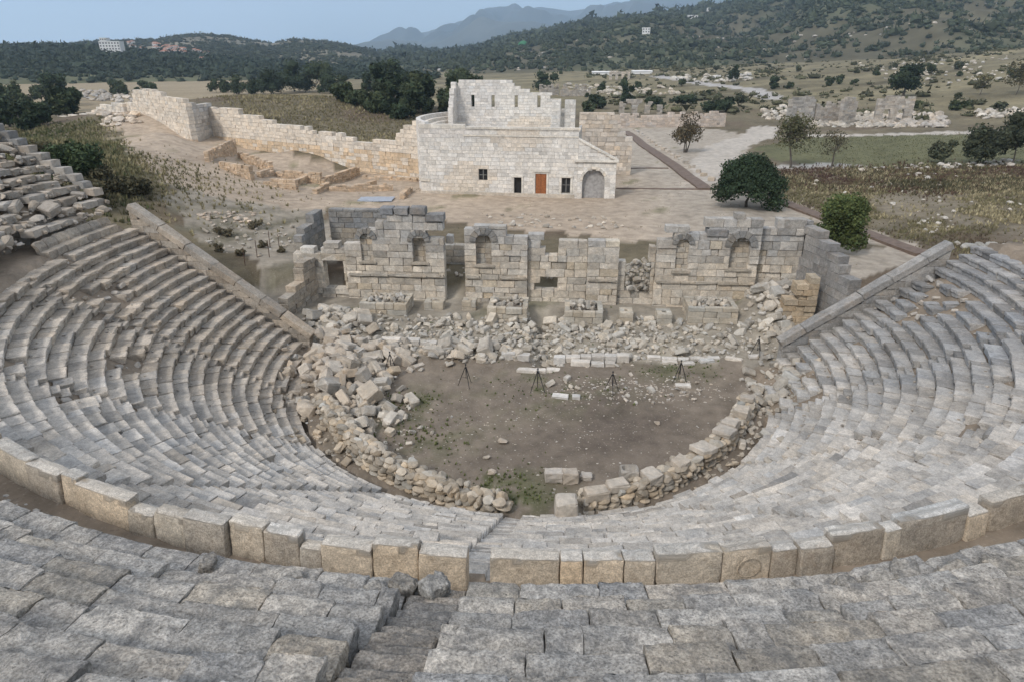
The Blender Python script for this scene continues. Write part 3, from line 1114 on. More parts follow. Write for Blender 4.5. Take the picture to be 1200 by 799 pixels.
def voussoirs(S, fr, c, zs, r, w, n, rng, tint, v0=-.05, depth=.5):
    for i in range(n):
        a0, a1 = math.pi * i / n, math.pi * (i + 1) / n
        V, F = block((1, depth, w), (3, 3, 3), .03, .006, 0, rng)
        am = a1 - (V[:, 0] + .5) * (a1 - a0 - .03 / (r + w))
        rr = r + w / 2 + V[:, 2]
        W = np.stack([c + rr * np.cos(am), v0 + depth / 2 + V[:, 1], zs + rr * np.sin(am)], 1)
        S.add(fr(W), F, jitter_tint(tint, rng, .1))

SK = Frame(SK_O, SK_A)
stage = thing("stage_building", (*SK_O, 1.0), "ruined stage building of grey-beige ashlar with arched niches behind the orchestra", "ruin")
ss = Stones()
rng = np.random.default_rng(51)
def sk_tint(u, z, rng):
    g = float(sstep(4.2, 6.6, z + .8 * noise(np.array([u * .5, z, 1.]), .5, 2, 2)))
    base = np.array([.55, .505, .435]) * (1 - g) + np.array([.40, .39, .37]) * g
    if rng.random() < .10: base = np.array([.47, .42, .34])
    if rng.random() < .08: base = base * .78
    return jitter_tint(base, rng, .10, .04)
W = dict(ch=.56, lens=(.5, 1.5), thick=.85, rng=rng, tintf=sk_tint, bev=.022, rough=.012, chip=3, worn=.32, miss=.014)
# wall left of the facade with its dark doorway
masonry(ss, SK, -20.2, -15.9, .7, [(-20.2, 4.6), (-19, 5.0), (-18.6, 5.6), (-16.6, 5.4), (-15.9, 5.0)], [rect_hole(-17.75, -16.15, 1.7, 4.2)], jit=.03, v0=.1, **W)
V, F = block((2.2, .8, .55), (4, 3, 3), .04, .01, 1, rng); ss.add(SK(V + [-16.95, .5, 4.42]), F, (.42, .37, .30))
# facade pieces
n1, n0, n2, n3, n4 = arch_hole(-9.95, .5, 4.2, 5.9), arch_hole(-14.1, .46, 4.2, 6.0), arch_hole(-4.9, .6, 4.1, 6.0), arch_hole(10.2, .45, 4.0, 6.1), arch_hole(14.45, .72, 4.25, 6.0)
masonry(ss, SK, -15.9, -8.0, .7, [(-15.9, 5.7), (-14.8, 5.9), (-14.7, 6.7), (-13.3, 6.9), (-13, 7.4), (-12.7, 8.0), (-9.4, 8.0), (-9.2, 7.6), (-8.0, 7.5)], [n0, n1], **{**W, 'worn': .0})
masonry(ss, SK, -6.4, -1.5, .7, [(-6.4, 6.7), (-5.9, 7.1), (-3.7, 7.1), (-3.6, 7.2), (-2.6, 7.2), (-2.5, 6.6), (-2.2, 6.6), (-2.1, 7.2), (-1.5, 7.1)], [n2], **W)
masonry(ss, SK, -1.5, 3.1, .9, [(-1.5, 6.5), (-.4, 6.3), (.2, 5.7), (1.4, 5.6), (1.8, 6.0), (3.1, 6.3)], [rect_hole(-.5, .85, 1.8, 3.35)], v0=.45, **W)
masonry(ss, SK, 3.1, 5.5, .7, [(3.1, 6.4), (4.3, 6.4), (4.4, 7.3), (5.0, 7.0), (5.1, 5.8), (5.5, 5.2)], [], **W)
masonry(ss, SK, 5.5, 8.3, .9, [(5.5, 5.0), (6.2, 4.7), (7.3, 4.6), (7.6, 5.0), (8.3, 5.7)], [rect_hole(6.1, 8.0, 2.1, 4.55)], v0=.5, **W)
masonry(ss, SK, 8.3, 15.9, .7, [(8.3, 5.6), (8.6, 6.6), (8.9, 7.6), (10.4, 7.4), (11.9, 7.8), (12.0, 8.0), (13.7, 8.0), (13.8, 8.45), (14.8, 8.45), (14.9, 8.0), (15.9, 7.95)], [n3, n4], **W)
masonry(ss, SK, 15.9, 19.2, .9, [(15.9, 7.95), (19.2, 7.8)], [], v0=.7, **W)
# over the left doorway gap, set back
masonry(ss, SK, -8.1, -6.3, 5.3, [(-8.1, 6.2), (-7.2, 6.5), (-6.3, 6.2)], [rect_hole(-7.55, -7.15, 5.6, 6.3)], v0=1.6, **W)
masonry(ss, SK, -8.2, -6.2, .9, [(-8.2, 2.0), (-6.2, 2.0)], [], v0=.3, **W)
# rubble choking the broken doorway
for i in range(70):
    s_ = rng.uniform(.3, .6)
    V, F = any_stone(s_, rng, .7, .35, 1.0)
    hgt = 2.0 + 2.3 * (i / 70)
    ss.add(SK(V + [rng.uniform(6.2, 7.95), rng.uniform(.55, 1.2) - .5 * (1 - i / 70), hgt]), F, jitter_tint((.42, .39, .34), rng))
# niche backs
for c, r, z0_, zs in ((-14.1, .46, 4.2, 6.0), (-9.95, .5, 4.2, 5.9), (-4.9, .6, 4.1, 6.0), (10.2, .45, 4.0, 6.1), (14.45, .72, 4.25, 6.0)):
    sh = .22 if c in (-14.1, 10.2) else .55
    masonry(ss, SK, c - r - .1, c + r + .1, z0_ - .05, [(c - 3, zs + r), (c + 3, zs + r)], [], .45, (.5, .9), .35, rng, lambda u, z, g: jitter_tint((.42, .38, .32), g, .09), v0=sh, jit=.008)
    voussoirs(ss, SK, c, zs, r - .02, .42 if r < .6 else .52, 7, rng, (.235, .232, .222), v0=-.14)
    V, F = block((2 * r + .5, .5, .2), (4, 3, 3), .03, .008, 0, rng)
    ss.add(SK(V + [c, .12, z0_ - .08]), F, (.38, .345, .29))
# string course at the foot of the niches and the big cap blocks
for a, b in ((-15.7, -8.1), (-6.3, -1.6), (3.2, 5.4), (8.4, 15.8)):
    u = a
    while u < b - .1:
        L = min(rng.uniform(1.0, 1.9), b - u)
        V, F = block((L - .01, .3, .2), (4, 3, 3), .03, .012, 1, rng)
        if rng.random() < .85: ss.add(SK(V + [u + L / 2, -.02, 3.12]), F, jitter_tint((.40, .365, .31), rng))
        u += L
for u, z, L in ((-12.3, 8.2, 1.0), (-11.2, 8.2, 1.1), (-9.9, 8.25, 1.2), (-8.6, 7.75, 1.4), (12.6, 7.0, 1.5)):
    V, F = block((L, 1.0, .55), (4, 3, 3), .05, .012, 2, rng)
    ss.add(SK(V + [u, .35, z]), F, jitter_tint((.24, .24, .24), rng))
# the room behind, left: side and rear walls; low cross walls elsewhere
grey = lambda u, z, g: jitter_tint((.30, .285, .255) if z < 5.6 else (.24, .24, .235), g, .08)
FR = Frame(SK.pt(0, 5.6)[:2], SK_A)
masonry(ss, FR, -18.9, -11.6, 1.6, [(-18.9, 7.05), (-11.6, 7.05)], [], .5, (.7, 1.4), .8, rng, grey)
masonry(ss, FR, -11.6, -1.5, 1.6, [(-11.6, 4.4), (-1.5, 3.4)], [], .5, (.7, 1.4), .8, rng, grey)
FL = Frame(SK.pt(-19.6, .9)[:2], SK_A + math.pi / 2 - .05)
FL.N = -FL.N * -1
masonry(ss, FL, 0, 4.7, 1.5, [(0, 5.9), (1.0, 6.2), (1.2, 6.6), (4.7, 7.05)], [], .5, (.7, 1.4), .7, rng, grey)
# left wing, broken down towards the seats
FW = Frame(SK.pt(-19.2, 0)[:2], SK_A - math.pi / 2 - .10)
masonry(ss, FW, 0, 6.2, .6, [(0, 4.9), (1.0, 4.4), (2.0, 4.2), (2.2, 3.4), (4, 2.8), (6.2, 1.6)], [], .45, (.6, 1.3), .8, rng, lambda u, z, g: jitter_tint((.39, .35, .295), g, .1), jit=.04)
# right wing with its smooth grey face, and the warm broken pier before it
p1, p2 = np.array([20.25, 11.6]), np.array([21.6, 4.4])
FRW = Frame(p1, math.atan2(*(p2 - p1)[::-1]))
masonry(ss, FRW, 0, 7.3, .6, [(0, 7.75), (2.0, 7.5), (3.6, 6.9), (5.4, 6.2), (6.4, 5.4), (7.3, 4.6)], [rect_hole(1.0, 1.6, 5.4, 6.9)], .55, (.9, 1.7), .9, rng, lambda u, z, g: jitter_tint((.275, .27, .262), g, .07, .02), jit=.008, bev=.012)
FP = Frame(np.array([18.2, 6.2]), SK_A)
masonry(ss, FP, 0, 2.2, .5, [(0, 3.2), (.5, 3.2), (.6, 4.4), (2.2, 4.8)], [], .42, (.5, 1.0), 1.2, rng, lambda u, z, g: jitter_tint((.44, .36, .26), g, .1), jit=.05)
ss.build(stage, "ashlar_block", "ashlar_blocks", M_SKENE, 300, 7)

# ---------------------------------------------------------------- stone plinths before the facade
def plinth(x0, x1, y0, depth, z0, z1, label, fill, seed):
    rng = np.random.default_rng(seed)
    fr = Frame(np.array([x0, y0]), SK_A)
    L = x1 - x0
    root = thing("stone_plinth", ((x0 + x1) / 2, y0 + depth / 2, z0), label, "plinth")
    S = Stones()
    tf = lambda u, z, g: jitter_tint((.45, .415, .35), g, .08)
    nc = max(2, round((z1 - z0) / .42))
    ch = (z1 - z0) / nc
    t = [(0, z1), (L, z1)]
    masonry(S, fr, 0, L, z0, t, [], ch, (.6, 1.3), .45, rng, tf, jit=.02, bev=.03)
    masonry(S, fr, 0, L, z0, t, [], ch, (.6, 1.3), .4, rng, tf, v0=depth - .4, jit=.02, bev=.03)
    fl = Frame(fr.pt(.4, .45)[:2], SK_A + math.pi / 2)
    if depth > 1:
        masonry(S, fl, 0, depth - .87, z0, [(0, z1), (9, z1)], [], ch, (.5, 1.0), .38, rng, tf, bev=.03, jit=.02)
        fr2 = Frame(fr.pt(L, .45)[:2], SK_A + math.pi / 2)
        masonry(S, fr2, 0, depth - .87, z0, [(0, z1), (9, z1)], [], ch, (.5, 1.0), .38, rng, tf, bev=.03, jit=.02)
    n = int(fill * (L - .8) * max(depth - .8, .1) * 9)
    for i in range(n):
        V, F = any_stone(rng.uniform(.25, .55), rng, .7, .25, 1.5)
        V += [rng.uniform(.45, L - .45), rng.uniform(.5, max(depth - .5, .6)), z1 - rng.uniform(.05, .35)]
        S.add(fr(V), F, jitter_tint((.43, .40, .35), rng))
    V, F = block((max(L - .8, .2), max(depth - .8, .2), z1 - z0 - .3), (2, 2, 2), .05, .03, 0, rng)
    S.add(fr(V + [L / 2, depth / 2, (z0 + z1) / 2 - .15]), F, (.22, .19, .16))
    S.build(root, "plinth_block", "plinth_stones", M_FALLEN, 60, 6)

plinth(-12.7, -9.1, 8.4, 2.6, .7, 2.1, "hollow ashlar plinth heaped with loose stones before the stage wall", 1.1, 1)
plinth(-8.0, -6.5, 9.6, 1.2, .7, 1.75, "small broken stone plinth at the foot of the facade's open gap", .6, 2)
plinth(-5.1, -4.0, 9.6, 1.2, .7, 1.8, "narrow stone plinth below the niche with a single arch", .0, 3)
plinth(-3.1, -.1, 7.7, 2.6, .6, 2.0, "square ashlar plinth with grassy top beside the central trench", .6, 4)
plinth(2.6, 5.4, 7.0, 2.6, .5, 1.95, "square ashlar plinth with broken top across the trench from its grassy neighbour", .6, 5)
plinth(6.7, 7.7, 7.3, 1.3, .6, 1.75, "narrow pinkish plinth of two courses before the rubble-filled doorway", .0, 6)
plinth(9.4, 10.5, 7.0, 1.3, .6, 1.75, "narrow pale plinth next to the large wide plinth", .0, 7)
plinth(11.7, 15.3, 7.2, 2.6, .6, 2.2, "large wide ashlar plinth with tumbled stones on top under the big arched niche", 1.0, 8)

# ---------------------------------------------------------------- pale marble blocks along the stage edge
rng = np.random.default_rng(61)
M_MARBLE = stone_mat("pale_marble", .12, (.33, .32, .31), .12, .35, 1.0, .05)
def marble(x0, y, L, d, h, n, label, z=None, rz=None):
    h = h * rng.uniform(.75, 1.1)
    y = y + rng.normal(0, .05)
    V, F = block((L, d, h), (4, 3, 3), .035, .014, 3, rng, chip=(.03, .18))
    a = SK_A + (rng.normal(0, .02) if rz is None else rz)
    x, yy = V[:, 0].copy(), V[:, 1].copy()
    V[:, 0], V[:, 1] = x * math.cos(a) - yy * math.sin(a), x * math.sin(a) + yy * math.cos(a)
    V[:, 2] += h / 2
    o = mesh_obj("marble_block", V, F, M_MARBLE, jitter_tint((.54, .515, .475), rng, .12, .03))
    o.location = (x0 + L / 2, y, (gz1(x0 + L / 2, y) - .03) if z is None else z)
    tag(o, label, "stone block", "pale blocks along the stage edge")
lab_row = "pale squared block in the row along the stage edge beside the trench"
x = -1.95
for L in (.95, 1.0):
    marble(x, 2.5, L - .03, .5, .5, 0, "taller pale block of the pair across the trench from the long row"); x += L
x = 1.6
for L in (.8, 1.0, .75, .9, .8, .85):
    marble(x, 2.45, L - .03, .55, .5, 0, lab_row); x += L
x = 2.7
for L in (1.3, .9, .7):
    marble(x, 1.85, L - .03, .5, .32, 0, "low pale slab lying before the row of squared stage blocks"); x += L + .05
x = 8.0
for L in (.95, 1.1, .8, 1.2, .9):
    marble(x, 2.75, L - .05, .35, .22, 0, "thin pale slab in the line of slabs towards the grey end wall"); x += L
for x, y, L in ((8.9, 2.2, 1.0), (10.2, 2.0, .8), (11.4, 2.35, 1.0), (13.2, 2.4, 1.1), (14.8, 2.6, .9)):
    marble(x, y, L, .4, .2, 0, "loose pale slab on the bare ground behind the tripods", rz=rng.normal(0, .15))
x = -10.3
for L in (1.4, 1.3, 1.2):
    marble(x, 3.9, L - .03, .5, .4, 0, "long kerb block at the back of the big heap of fallen stones"); x += L
for x, y, L in ((9.0, -1.2, .95), (1.2, -2.7, 1.0), (2.4, -2.8, .5), (-.9, .9, 1.3), (.3, 1.15, .7), (1.05, 1.2, .9)):
    marble(x, y, L, .45, .22, 0, "flat pale slab lying in the dirt of the orchestra near the tripods", rz=rng.normal(0, .1))

# ================================================================ fallen stones: the biggest are things, the rest one mass
rng = np.random.default_rng(71)
cand = []                                  # (V at its place, F, tint, label, group)
def scatter(n, region, size, label, group, tint=(.45, .415, .36), squared=.5, heap=0.0, keep=True, flat=.65):
    XY = np.array([region() for _ in range(n)])
    ZZ = ground_z(XY[:, 0], XY[:, 1])
    for (x, y), z in zip(XY, ZZ):
        s = float(np.clip(rng.lognormal(math.log(size), .5), size * .3, size * 2.3))
        V, F = any_stone(s, rng, flat, squared, .6) if s > .24 else rock((s * 1.2, s, s * .7), rng, 5, lo=True)
        V += [x, y, z - s * rng.uniform(.05, .25) + heap * rng.random()]
        cand.append((V, F, jitter_tint(tint, rng, .12, .05), label if keep else None, group, s))
def ell(cx, cy, sx, sy, a=0.0):
    def f():
        q = rng.normal(size=2)
        while np.hypot(*q) > 1.9: q = rng.normal(size=2)
        u, v = q[0] * sx, q[1] * sy
        return cx + u * math.cos(a) - v * math.sin(a), cy + u * math.sin(a) + v * math.cos(a)
    return f
def box(x0, x1, y0, y1):
    return lambda: (rng.uniform(x0, x1), rng.uniform(y0, y1))

HEAP = "stones of the big heap beside the orchestra"
scatter(230, ell(-12.6, -.6, 1.7, 3.4, .35), .62, "broken pale stone in the big heap sliding into the orchestra", HEAP, (.45, .405, .345), .5)
scatter(60, ell(-12.6, -.3, 1.6, 3.0, .35), .55, "broken pale stone in the big heap sliding into the orchestra", HEAP, (.43, .37, .30), .5, .55)
scatter(80, ell(-9.3, 2.4, 1.9, 1.3), .55, "broken pale stone in the big heap sliding into the orchestra", HEAP, (.45, .405, .345), .5)
scatter(70, ell(-9.6, -2.6, 1.1, 2.6, .35), .5, "pale stone strewn over bare ground at the foot of the big heap", HEAP, (.47, .43, .37), .55)
scatter(36, ell(-9.0, -5.0, 1.2, 1.4, .6), .6, "pale stone strewn over bare ground at the foot of the big heap", HEAP, (.47, .43, .37), .55)
scatter(75, ell(-4.4, 2.7, 1.9, .8), .48, "tumbled pale stone on the bank behind the middle tripods", "stones on the stage bank", (.45, .415, .36), .5)
scatter(90, ell(-13.6, 6.6, 1.7, 1.5), .45, "pale rubble stone below the dark doorway", "stones below the dark doorway", (.44, .405, .35), .4)
scatter(120, ell(18.2, 8.4, 1.0, 1.3), .48, "pale rubble stone piled in the corner of the smooth grey side wall", "stones in the corner of the side wall", (.46, .43, .38), .35)
scatter(60, ell(17.4, 5.6, 1.2, 1.1), .42, "pale rubble stone piled in the corner of the smooth grey side wall", "stones in the corner of the side wall", (.47, .44, .385), .35)
scatter(60, ell(14.8, -1.4, 1.0, 2.2, -.25), .55, "stone strewn between the orchestra's slab-topped rubble wall and the seats", "stones at the end of the rubble wall", (.40, .375, .33), .5)
scatter(36, ell(-1.5, 4.5, 9.0, 1.4), .35, "stray pale stone on the dirt before the plinths", "stray stones of the stage", (.46, .43, .38), .3)
scatter(22, ell(5.0, 14.2, 2.6, .7), .55, "white stone on the bare ground behind the stage wall", "stones behind the stage wall", (.50, .47, .42), .3)
scatter(18, ell(-4.5, -9.2, 5.0, 3.0), .16, None, None, keep=False)
scatter(14, ell(6.5, -1.4, 4.0, .8), .30, "stray pale stone on the dirt before the plinths", "stray stones of the stage", (.46, .43, .38), .3)
# small stuff
scatter(650, ell(0.5, 5.4, 9.0, 1.6), .32, None, None, keep=False, tint=(.46, .43, .375))
scatter(150, ell(2.5, 7.2, 9.0, .7), .36, None, None, keep=False, tint=(.46, .43, .375))
scatter(90, ell(-11.5, -7.6, .9, 2.4, .75), .3, None, None, keep=False, tint=(.44, .38, .30))
scatter(120, ell(12.9, -5.8, .7, 3.2, -.35), .3, None, None, keep=False, tint=(.44, .40, .34))
scatter(60, ell(9.5, -10.6, 1.5, .8, .7), .24, None, None, keep=False, tint=(.42, .37, .30))
scatter(1500, ell(1.0, 5.2, 9.5, 1.8), .16, None, None, keep=False, tint=(.44, .41, .36))
scatter(160, ell(5.5, 3.6, 6.5, 1.2), .2, None, None, keep=False, tint=(.47, .44, .39))
scatter(500, ell(7.0, -1.6, 3.6, 1.2), .11, None, None, keep=False, tint=(.45, .41, .36))
scatter(900, ell(0, -6.0, 5.5, 3.8), .055, None, None, keep=False, tint=(.45, .42, .37))
scatter(160, ell(-12.5, -1.0, 2.2, 4.2, .3), .22, None, None, keep=False)
scatter(120, ell(-9.5, -6.5, 2.2, 2.5, .6), .16, None, None, keep=False)
scatter(120, ell(17.5, 5.5, 1.8, 2.2), .2, None, None, keep=False)
scatter(90, ell(15.2, -2.0, 1.2, 3.0, -.2), .22, None, None, keep=False)
scatter(120, ell(12.6, -8.6, 1.0, 2.2, -.7), .16, None, None, keep=False)
scatter(160, ell(-24, 24, 4, 3), .22, None, None, keep=False)
scatter(120, ell(3, 15.5, 9, 1.2), .2, None, None, keep=False)
for r, th, z, s in loose:
    V, F = any_stone(s, rng, .6, .5, .5)
    q = pol(r, th)
    V += [q[0], q[1], z]
    cand.append((V, F, jitter_tint((.40, .37, .33), rng), None, None, s))
# soil and pebbles on the gangway
for _ in range(420):
    th, r = rng.uniform(222, 322), rng.uniform(28.2, 29.6)
    q = pol(r, th)
    s = rng.uniform(.03, .14)
    V, F = rock((s * 1.3, s, s * .7), rng, 5, lo=True)
    V += [q[0], q[1], DIAZ_Z + s * .15]
    cand.append((V, F, jitter_tint((.45, .43, .40), rng), None, None, s))

# rough bits on the ledges of the seats and in the joints
for _ in range(700):
    k, th = int(rng.integers(0, NROW)), rng.uniform(TH0 + 1, TH1 - 1)
    s = rng.uniform(.05, .16)
    V, F = rock((s * 1.3, s, s * .7), rng, 5, lo=True)
    q = pol(R0 + DR * k + rng.uniform(.42, .62), th)
    V += [q[0], q[1], Z0 + DZ * k + s * .2]
    cand.append((V, F, jitter_tint((.38, .35, .31), rng, .2), None, None, s))
score = []
for c in cand:
    x, y, d = project(c[0])
    ok = c[3] and not np.isnan(x).any() and x.max() > 0 and x.min() < 1200 and y.min() < 799
    score.append((x.max() - x.min()) if ok else 0)
order = np.argsort(score)[::-1]
big = set(int(i) for i in order[:280] if score[i] > 6)
small = Stones()
for i, (V, F, t, lab, grp, s) in enumerate(cand):
    if i in big:
        c = V.mean(0); c[2] = V[:, 2].min()
        tag(mesh_obj("fallen_stone", V, F, M_FALLEN, t, None, False, c), lab, "stone", grp)
    else:
        small.add(V, F, t)
o = small.joined(small.items, "rubble", M_FALLEN, None)
tag(o, "small pale rubble strewn over the stage, the heaps and the seats", "rubble", kind="stuff")

# single stones one can point to
def single(name, V, F, x, y, z, label, cat, tint, mat=M_FALLEN, rz=0.0):
    c, s = math.cos(rz), math.sin(rz)
    V = V @ np.array([[c, s, 0], [-s, c, 0], [0, 0, 1]])
    V[:, 2] -= V[:, 2].min()
    o = mesh_obj(name, V, F, mat, tint)
    o.location = (x, y, z)
    tag(o, label, cat)
q = G(663, 606, .45)
V, F = block((1.0, .95, 1.05), (5, 5, 5), .09, .015, 2, rng)
V[:, :2] *= (1 - .08 * (V[:, 2:3] > .2))
single("stone_altar", V, F, q[0], q[1], .42, "squat pale stone altar standing at the foot of the seats by the wall's end", "altar", (.48, .44, .385))
for (px, py, sx, sy, sz, lab) in ((649, 563, .9, .55, .55, "squared block beside a broken capital on the bare orchestra floor"),
                                  (668, 564, .75, .6, .6, "broken carved capital lying against a squared block in the orchestra"),
                                  (687, 561, .55, .4, .28, "small flat stone next to the broken capital in the orchestra")):
    q = G(px, py, .1)
    V, F = block((sx, sy, sz), (4, 4, 4), .06, .02, 3, rng)
    single("squared_stone" if sx > .8 else "broken_stone", V, F, q[0], q[1], gz1(q[0], q[1]) - .02, lab, "stone", jitter_tint((.46, .42, .37), rng, .05), rz=rng.normal(0, .2))
for px, py, s, lab in ((590, 519, .55, "lone pale stone in the middle of the orchestra floor"), (576, 555, .5, "lone pale stone near the green patch of the orchestra"), (770, 497, .4, "lone small pinkish stone on the open dirt")):
    q = G(px, py, .1)
    V, F = rock((s, s * .7, s * .7), rng)
    single("lone_stone", V, F, q[0], q[1], gz1(q[0], q[1]) - .03, lab, "stone", jitter_tint((.47, .42, .36), rng, .06))
# hollowed stone with a cup-like top on the slab-topped wall
q = G(737, 556, .85)
V, F = block((.85, .7, .6), (6, 6, 4), .07, .012, 1, rng)
m = (np.abs(V[:, 0]) < .3) & (np.abs(V[:, 1]) < .25) & (V[:, 2] > .2)
V[m, 2] -= .3
single("hollow_stone", V, F, q[0], q[1], .62, "hollowed grey stone sitting on the slab-topped rubble wall", "stone", (.33, .31, .28))

# ---------------------------------------------------------------- tripods
M_BLACK = plain_mat("black_paint", (.02, .02, .022), .5)
def tube(p, r, n=6):
    p = np.asarray(p, float); r = np.broadcast_to(r, len(p))
    Vs, Fs = [], []
    for i in range(len(p)):
        t = p[min(i + 1, len(p) - 1)] - p[max(i - 1, 0)]
        t = t / (np.linalg.norm(t) + 1e-9)
        a = np.cross(t, [0, 0, 1.0]) if abs(t[2]) < .95 else np.cross(t, [1.0, 0, 0])
        a /= np.linalg.norm(a); b = np.cross(t, a)
        an = np.arange(n) / n * 2 * math.pi
        Vs.append(p[i] + r[i] * (np.cos(an)[:, None] * a + np.sin(an)[:, None] * b))
    for i in range(len(p) - 1):
        for k in range(n):
            Fs.append((i * n + k, i * n + (k + 1) % n, (i + 1) * n + (k + 1) % n, (i + 1) * n + k))
    V = np.concatenate(Vs)
    m = len(V)
    V = np.concatenate([V, p[:1], p[-1:]])
    tri = [(m, (k + 1) % n, k) for k in range(n)] + [(m + 1, (len(p) - 1) * n + k, (len(p) - 1) * n + (k + 1) % n) for k in range(n)]
    return V, [np.array(Fs), np.array(tri)]
def tripod(x, y, label, h=1.35, seed=0):
    g = np.random.default_rng(seed)
    z = gz1(x, y)
    root = thing("camera_tripod", (x, y, z), label, "tripod", "black tripods in the orchestra")
    L = np.array([x, y, z])
    a0 = g.uniform(0, 6)
    for k in range(3):
        a = a0 + k * 2.094
        foot = np.array([math.cos(a) * .52, math.sin(a) * .52, gz1(x + math.cos(a) * .52, y + math.sin(a) * .52) - z])
        top = np.array([math.cos(a) * .06, math.sin(a) * .06, h * .86])
        V, F = tube([foot, foot * .5 + top * .5, top], [.018, .024, .028])
        o = mesh_obj("leg", V, F, M_BLACK, None, root)
        V, F = tube([(foot * .5 + top * .5) * [1, 1, 1], (0, 0, h * .40)], [.010, .010])
        mesh_obj("brace", V, F, M_BLACK, None, root)
    V, F = tube([(0, 0, h * .36), (0, 0, h)], [.02, .022]); mesh_obj("column", V, F, M_BLACK, None, root)
    V, F = tube([(0, 0, h * .83), (0, 0, h * .9)], [.06, .06], 8); mesh_obj("collar", V, F, M_BLACK, None, root)
    V, F = tube([(0, 0, h - .02), (0, 0, h + .06)], [.05, .045], 8); mesh_obj("head", V, F, M_BLACK, None, root)
TRI = [((-9.0, .1), "black tripod standing against the big heap of fallen stones"), ((-4.1, -1.2), "black tripod in front of the tumbled bank of stones"), ((.35, -1.9), "black tripod facing the end of the dark trench"),
       ((4.9, -2.1), "black tripod in front of the long row of pale squared blocks"), ((9.4, -.6), "black tripod beside a flat pale slab on bare dirt"), ((15.3, 2.5), "black tripod by the foot of the grey sloping end wall")]
for i, ((x, y), lab) in enumerate(TRI):
    tripod(x, y, lab, 1.4 + .05 * (i % 3), i)
# iron stakes behind the left end wall
for i, (px, py) in enumerate(((289, 322), (303, 312), (317, 311), (318, 300), (329, 304))):
    q = G(px, py, 2.0)
    z = gz1(q[0], q[1])
    V, F = tube([(0, 0, -.2), (.02, .01, .9), (.03, .0, 1.55)], [.035, .03, .03])
    o = mesh_obj("iron_stake", V, F, plain_mat("rusty_iron", (.09, .05, .035), .8) if i == 0 else bpy.data.materials["rusty_iron"])
    o.location = (q[0], q[1], z)
    tag(o, "thin rusty iron stake in the stony ground behind the beige end wall", "stake", "iron stakes behind the end wall")

# ================================================================ restored council house
rng = np.random.default_rng(81)
PA = RAD(-7.8)
PF = Frame((-13.1, 49.7), PA)
hall = thing("council_house", PF.pt(12, 8, 2.4), "restored pale limestone hall with a wooden door and stepped upper wall", "building")
HL = np.array(hall.location)
def part(name, V, F, mat, tint=None, parent=hall, smooth=False):
    return mesh_obj(name, V, F, mat, tint, parent, smooth, np.array(parent.matrix_basis.translation) if parent is hall else None)
def pale(u, z, g):
    n = float(noise(np.array([u * .22, z * .3, 4.]), .6, 2, 8))
    b = np.array([.70, .675, .63])
    if z > 9.3 and u < 8: b = np.array([.66, .635, .60])
    if n > .6: b = np.array([.66, .60, .52])
    if g.random() < .06: b = b * .82
    return jitter_tint(b, g, .04, .02)
def jb(S, name, root, mat, kind="stuff"):
    return S.joined(S.items, name, mat, root, False, np.array(root.location), kind)
def slab(fr, u0, u1, v0, v1, z0, z1):
    V, F = block((u1 - u0, v1 - v0, z1 - z0), (1, 1, 1), 0, 0, 0, rng)
    return fr(V + [(u0 + u1) / 2, (v0 + v1) / 2, (z0 + z1) / 2]), F
small_ = dict(seg=(1, 1, 1), bev=.012, rough=.003, chip=0, jit=.008, gap=.005)
HOLES = [rect_hole(7.65, 8.8, 4.2, 5.65), rect_hole(12.25, 13.2, 2.0, 4.75), rect_hole(15.0, 16.4, 2.0, 5.45), rect_hole(18.35, 19.45, 2.9, 4.85), arch_hole(22.35, 1.4, 2.0, 4.6)]
S = Stones()
masonry(S, PF, 0, 20.3, 2.0, [(0, 10.6), (20.3, 10.55)], HOLES, .46, (.55, 1.3), .4, rng, pale, **small_)
masonry(S, PF, 20.3, 25.1, 2.0, [(20.3, 9.4), (25.1, 7.0)], HOLES, .46, (.55, 1.1), .4, rng, pale, v0=-.12, **small_)
jb(S, "facade_masonry", hall, M_NEW)
# solid core with openings left free
S = Stones()
for a, b, z0, z1 in ((0.05, 7.65, 2, 10.45), (8.8, 12.25, 2, 10.45), (13.2, 15.0, 2, 10.45), (16.4, 18.35, 2, 10.45), (19.45, 20.25, 2, 9.3), (7.65, 8.8, 5.65, 10.4), (7.65, 8.8, 2, 4.2), (12.25, 13.2, 4.75, 10.4), (15.0, 16.4, 5.45, 10.4), (18.35, 19.45, 4.85, 10.4), (18.35, 19.45, 2, 2.9), (20.3, 20.95, 2, 8.6), (23.75, 24.95, 2, 6.8), (20.95, 23.75, 6.0, 7.2)):
    V, F = slab(PF, a, b, .12, .8, z0, z1); S.add(V, F, (.42, .39, .34))
jb(S, "wall_core", hall, M_NEW)
S = Stones()
def bx(u0, u1, v0, v1, z0, z1, t=(.64, .60, .53)):
    V, F = slab(PF, u0, u1, v0, v1, z0, z1); S.add(V, F, jitter_tint(t, rng, .04, .02))
u = 0
while u < 20.4:
    L = rng.uniform(1.2, 2.2); L = min(L, 20.5 - u)
    bx(u + .004, u + L - .004, -.10 if u > 5.5 else -.03, .75, 10.6, 10.85 + (.0 if u > 5.5 else .25)); u += L
u = 5.8
while u < 20.2:
    L = min(rng.uniform(1.2, 2.0), 20.3 - u)
    bx(u + .004, u + L - .004, -.09, .3, 9.72, 9.9); u += L
bx(-.15, 1.2, -.14, .2, 4.0, 4.35); bx(-.1, 20.0, -.10, .2, 1.9, 2.75, (.56, .49, .40))
jb(S, "cornice", hall, M_NEW)
def trim(name, u0, u1, z0, z1, v0=-.14, v1=.3):
    V, F = block((u1 - u0, v1 - v0, z1 - z0), (3, 3, 3), .03, .003, 0, rng)
    return part(name, PF(V + [(u0 + u1) / 2, (v0 + v1) / 2, (z0 + z1) / 2]), F, M_NEW, (.66, .63, .57))
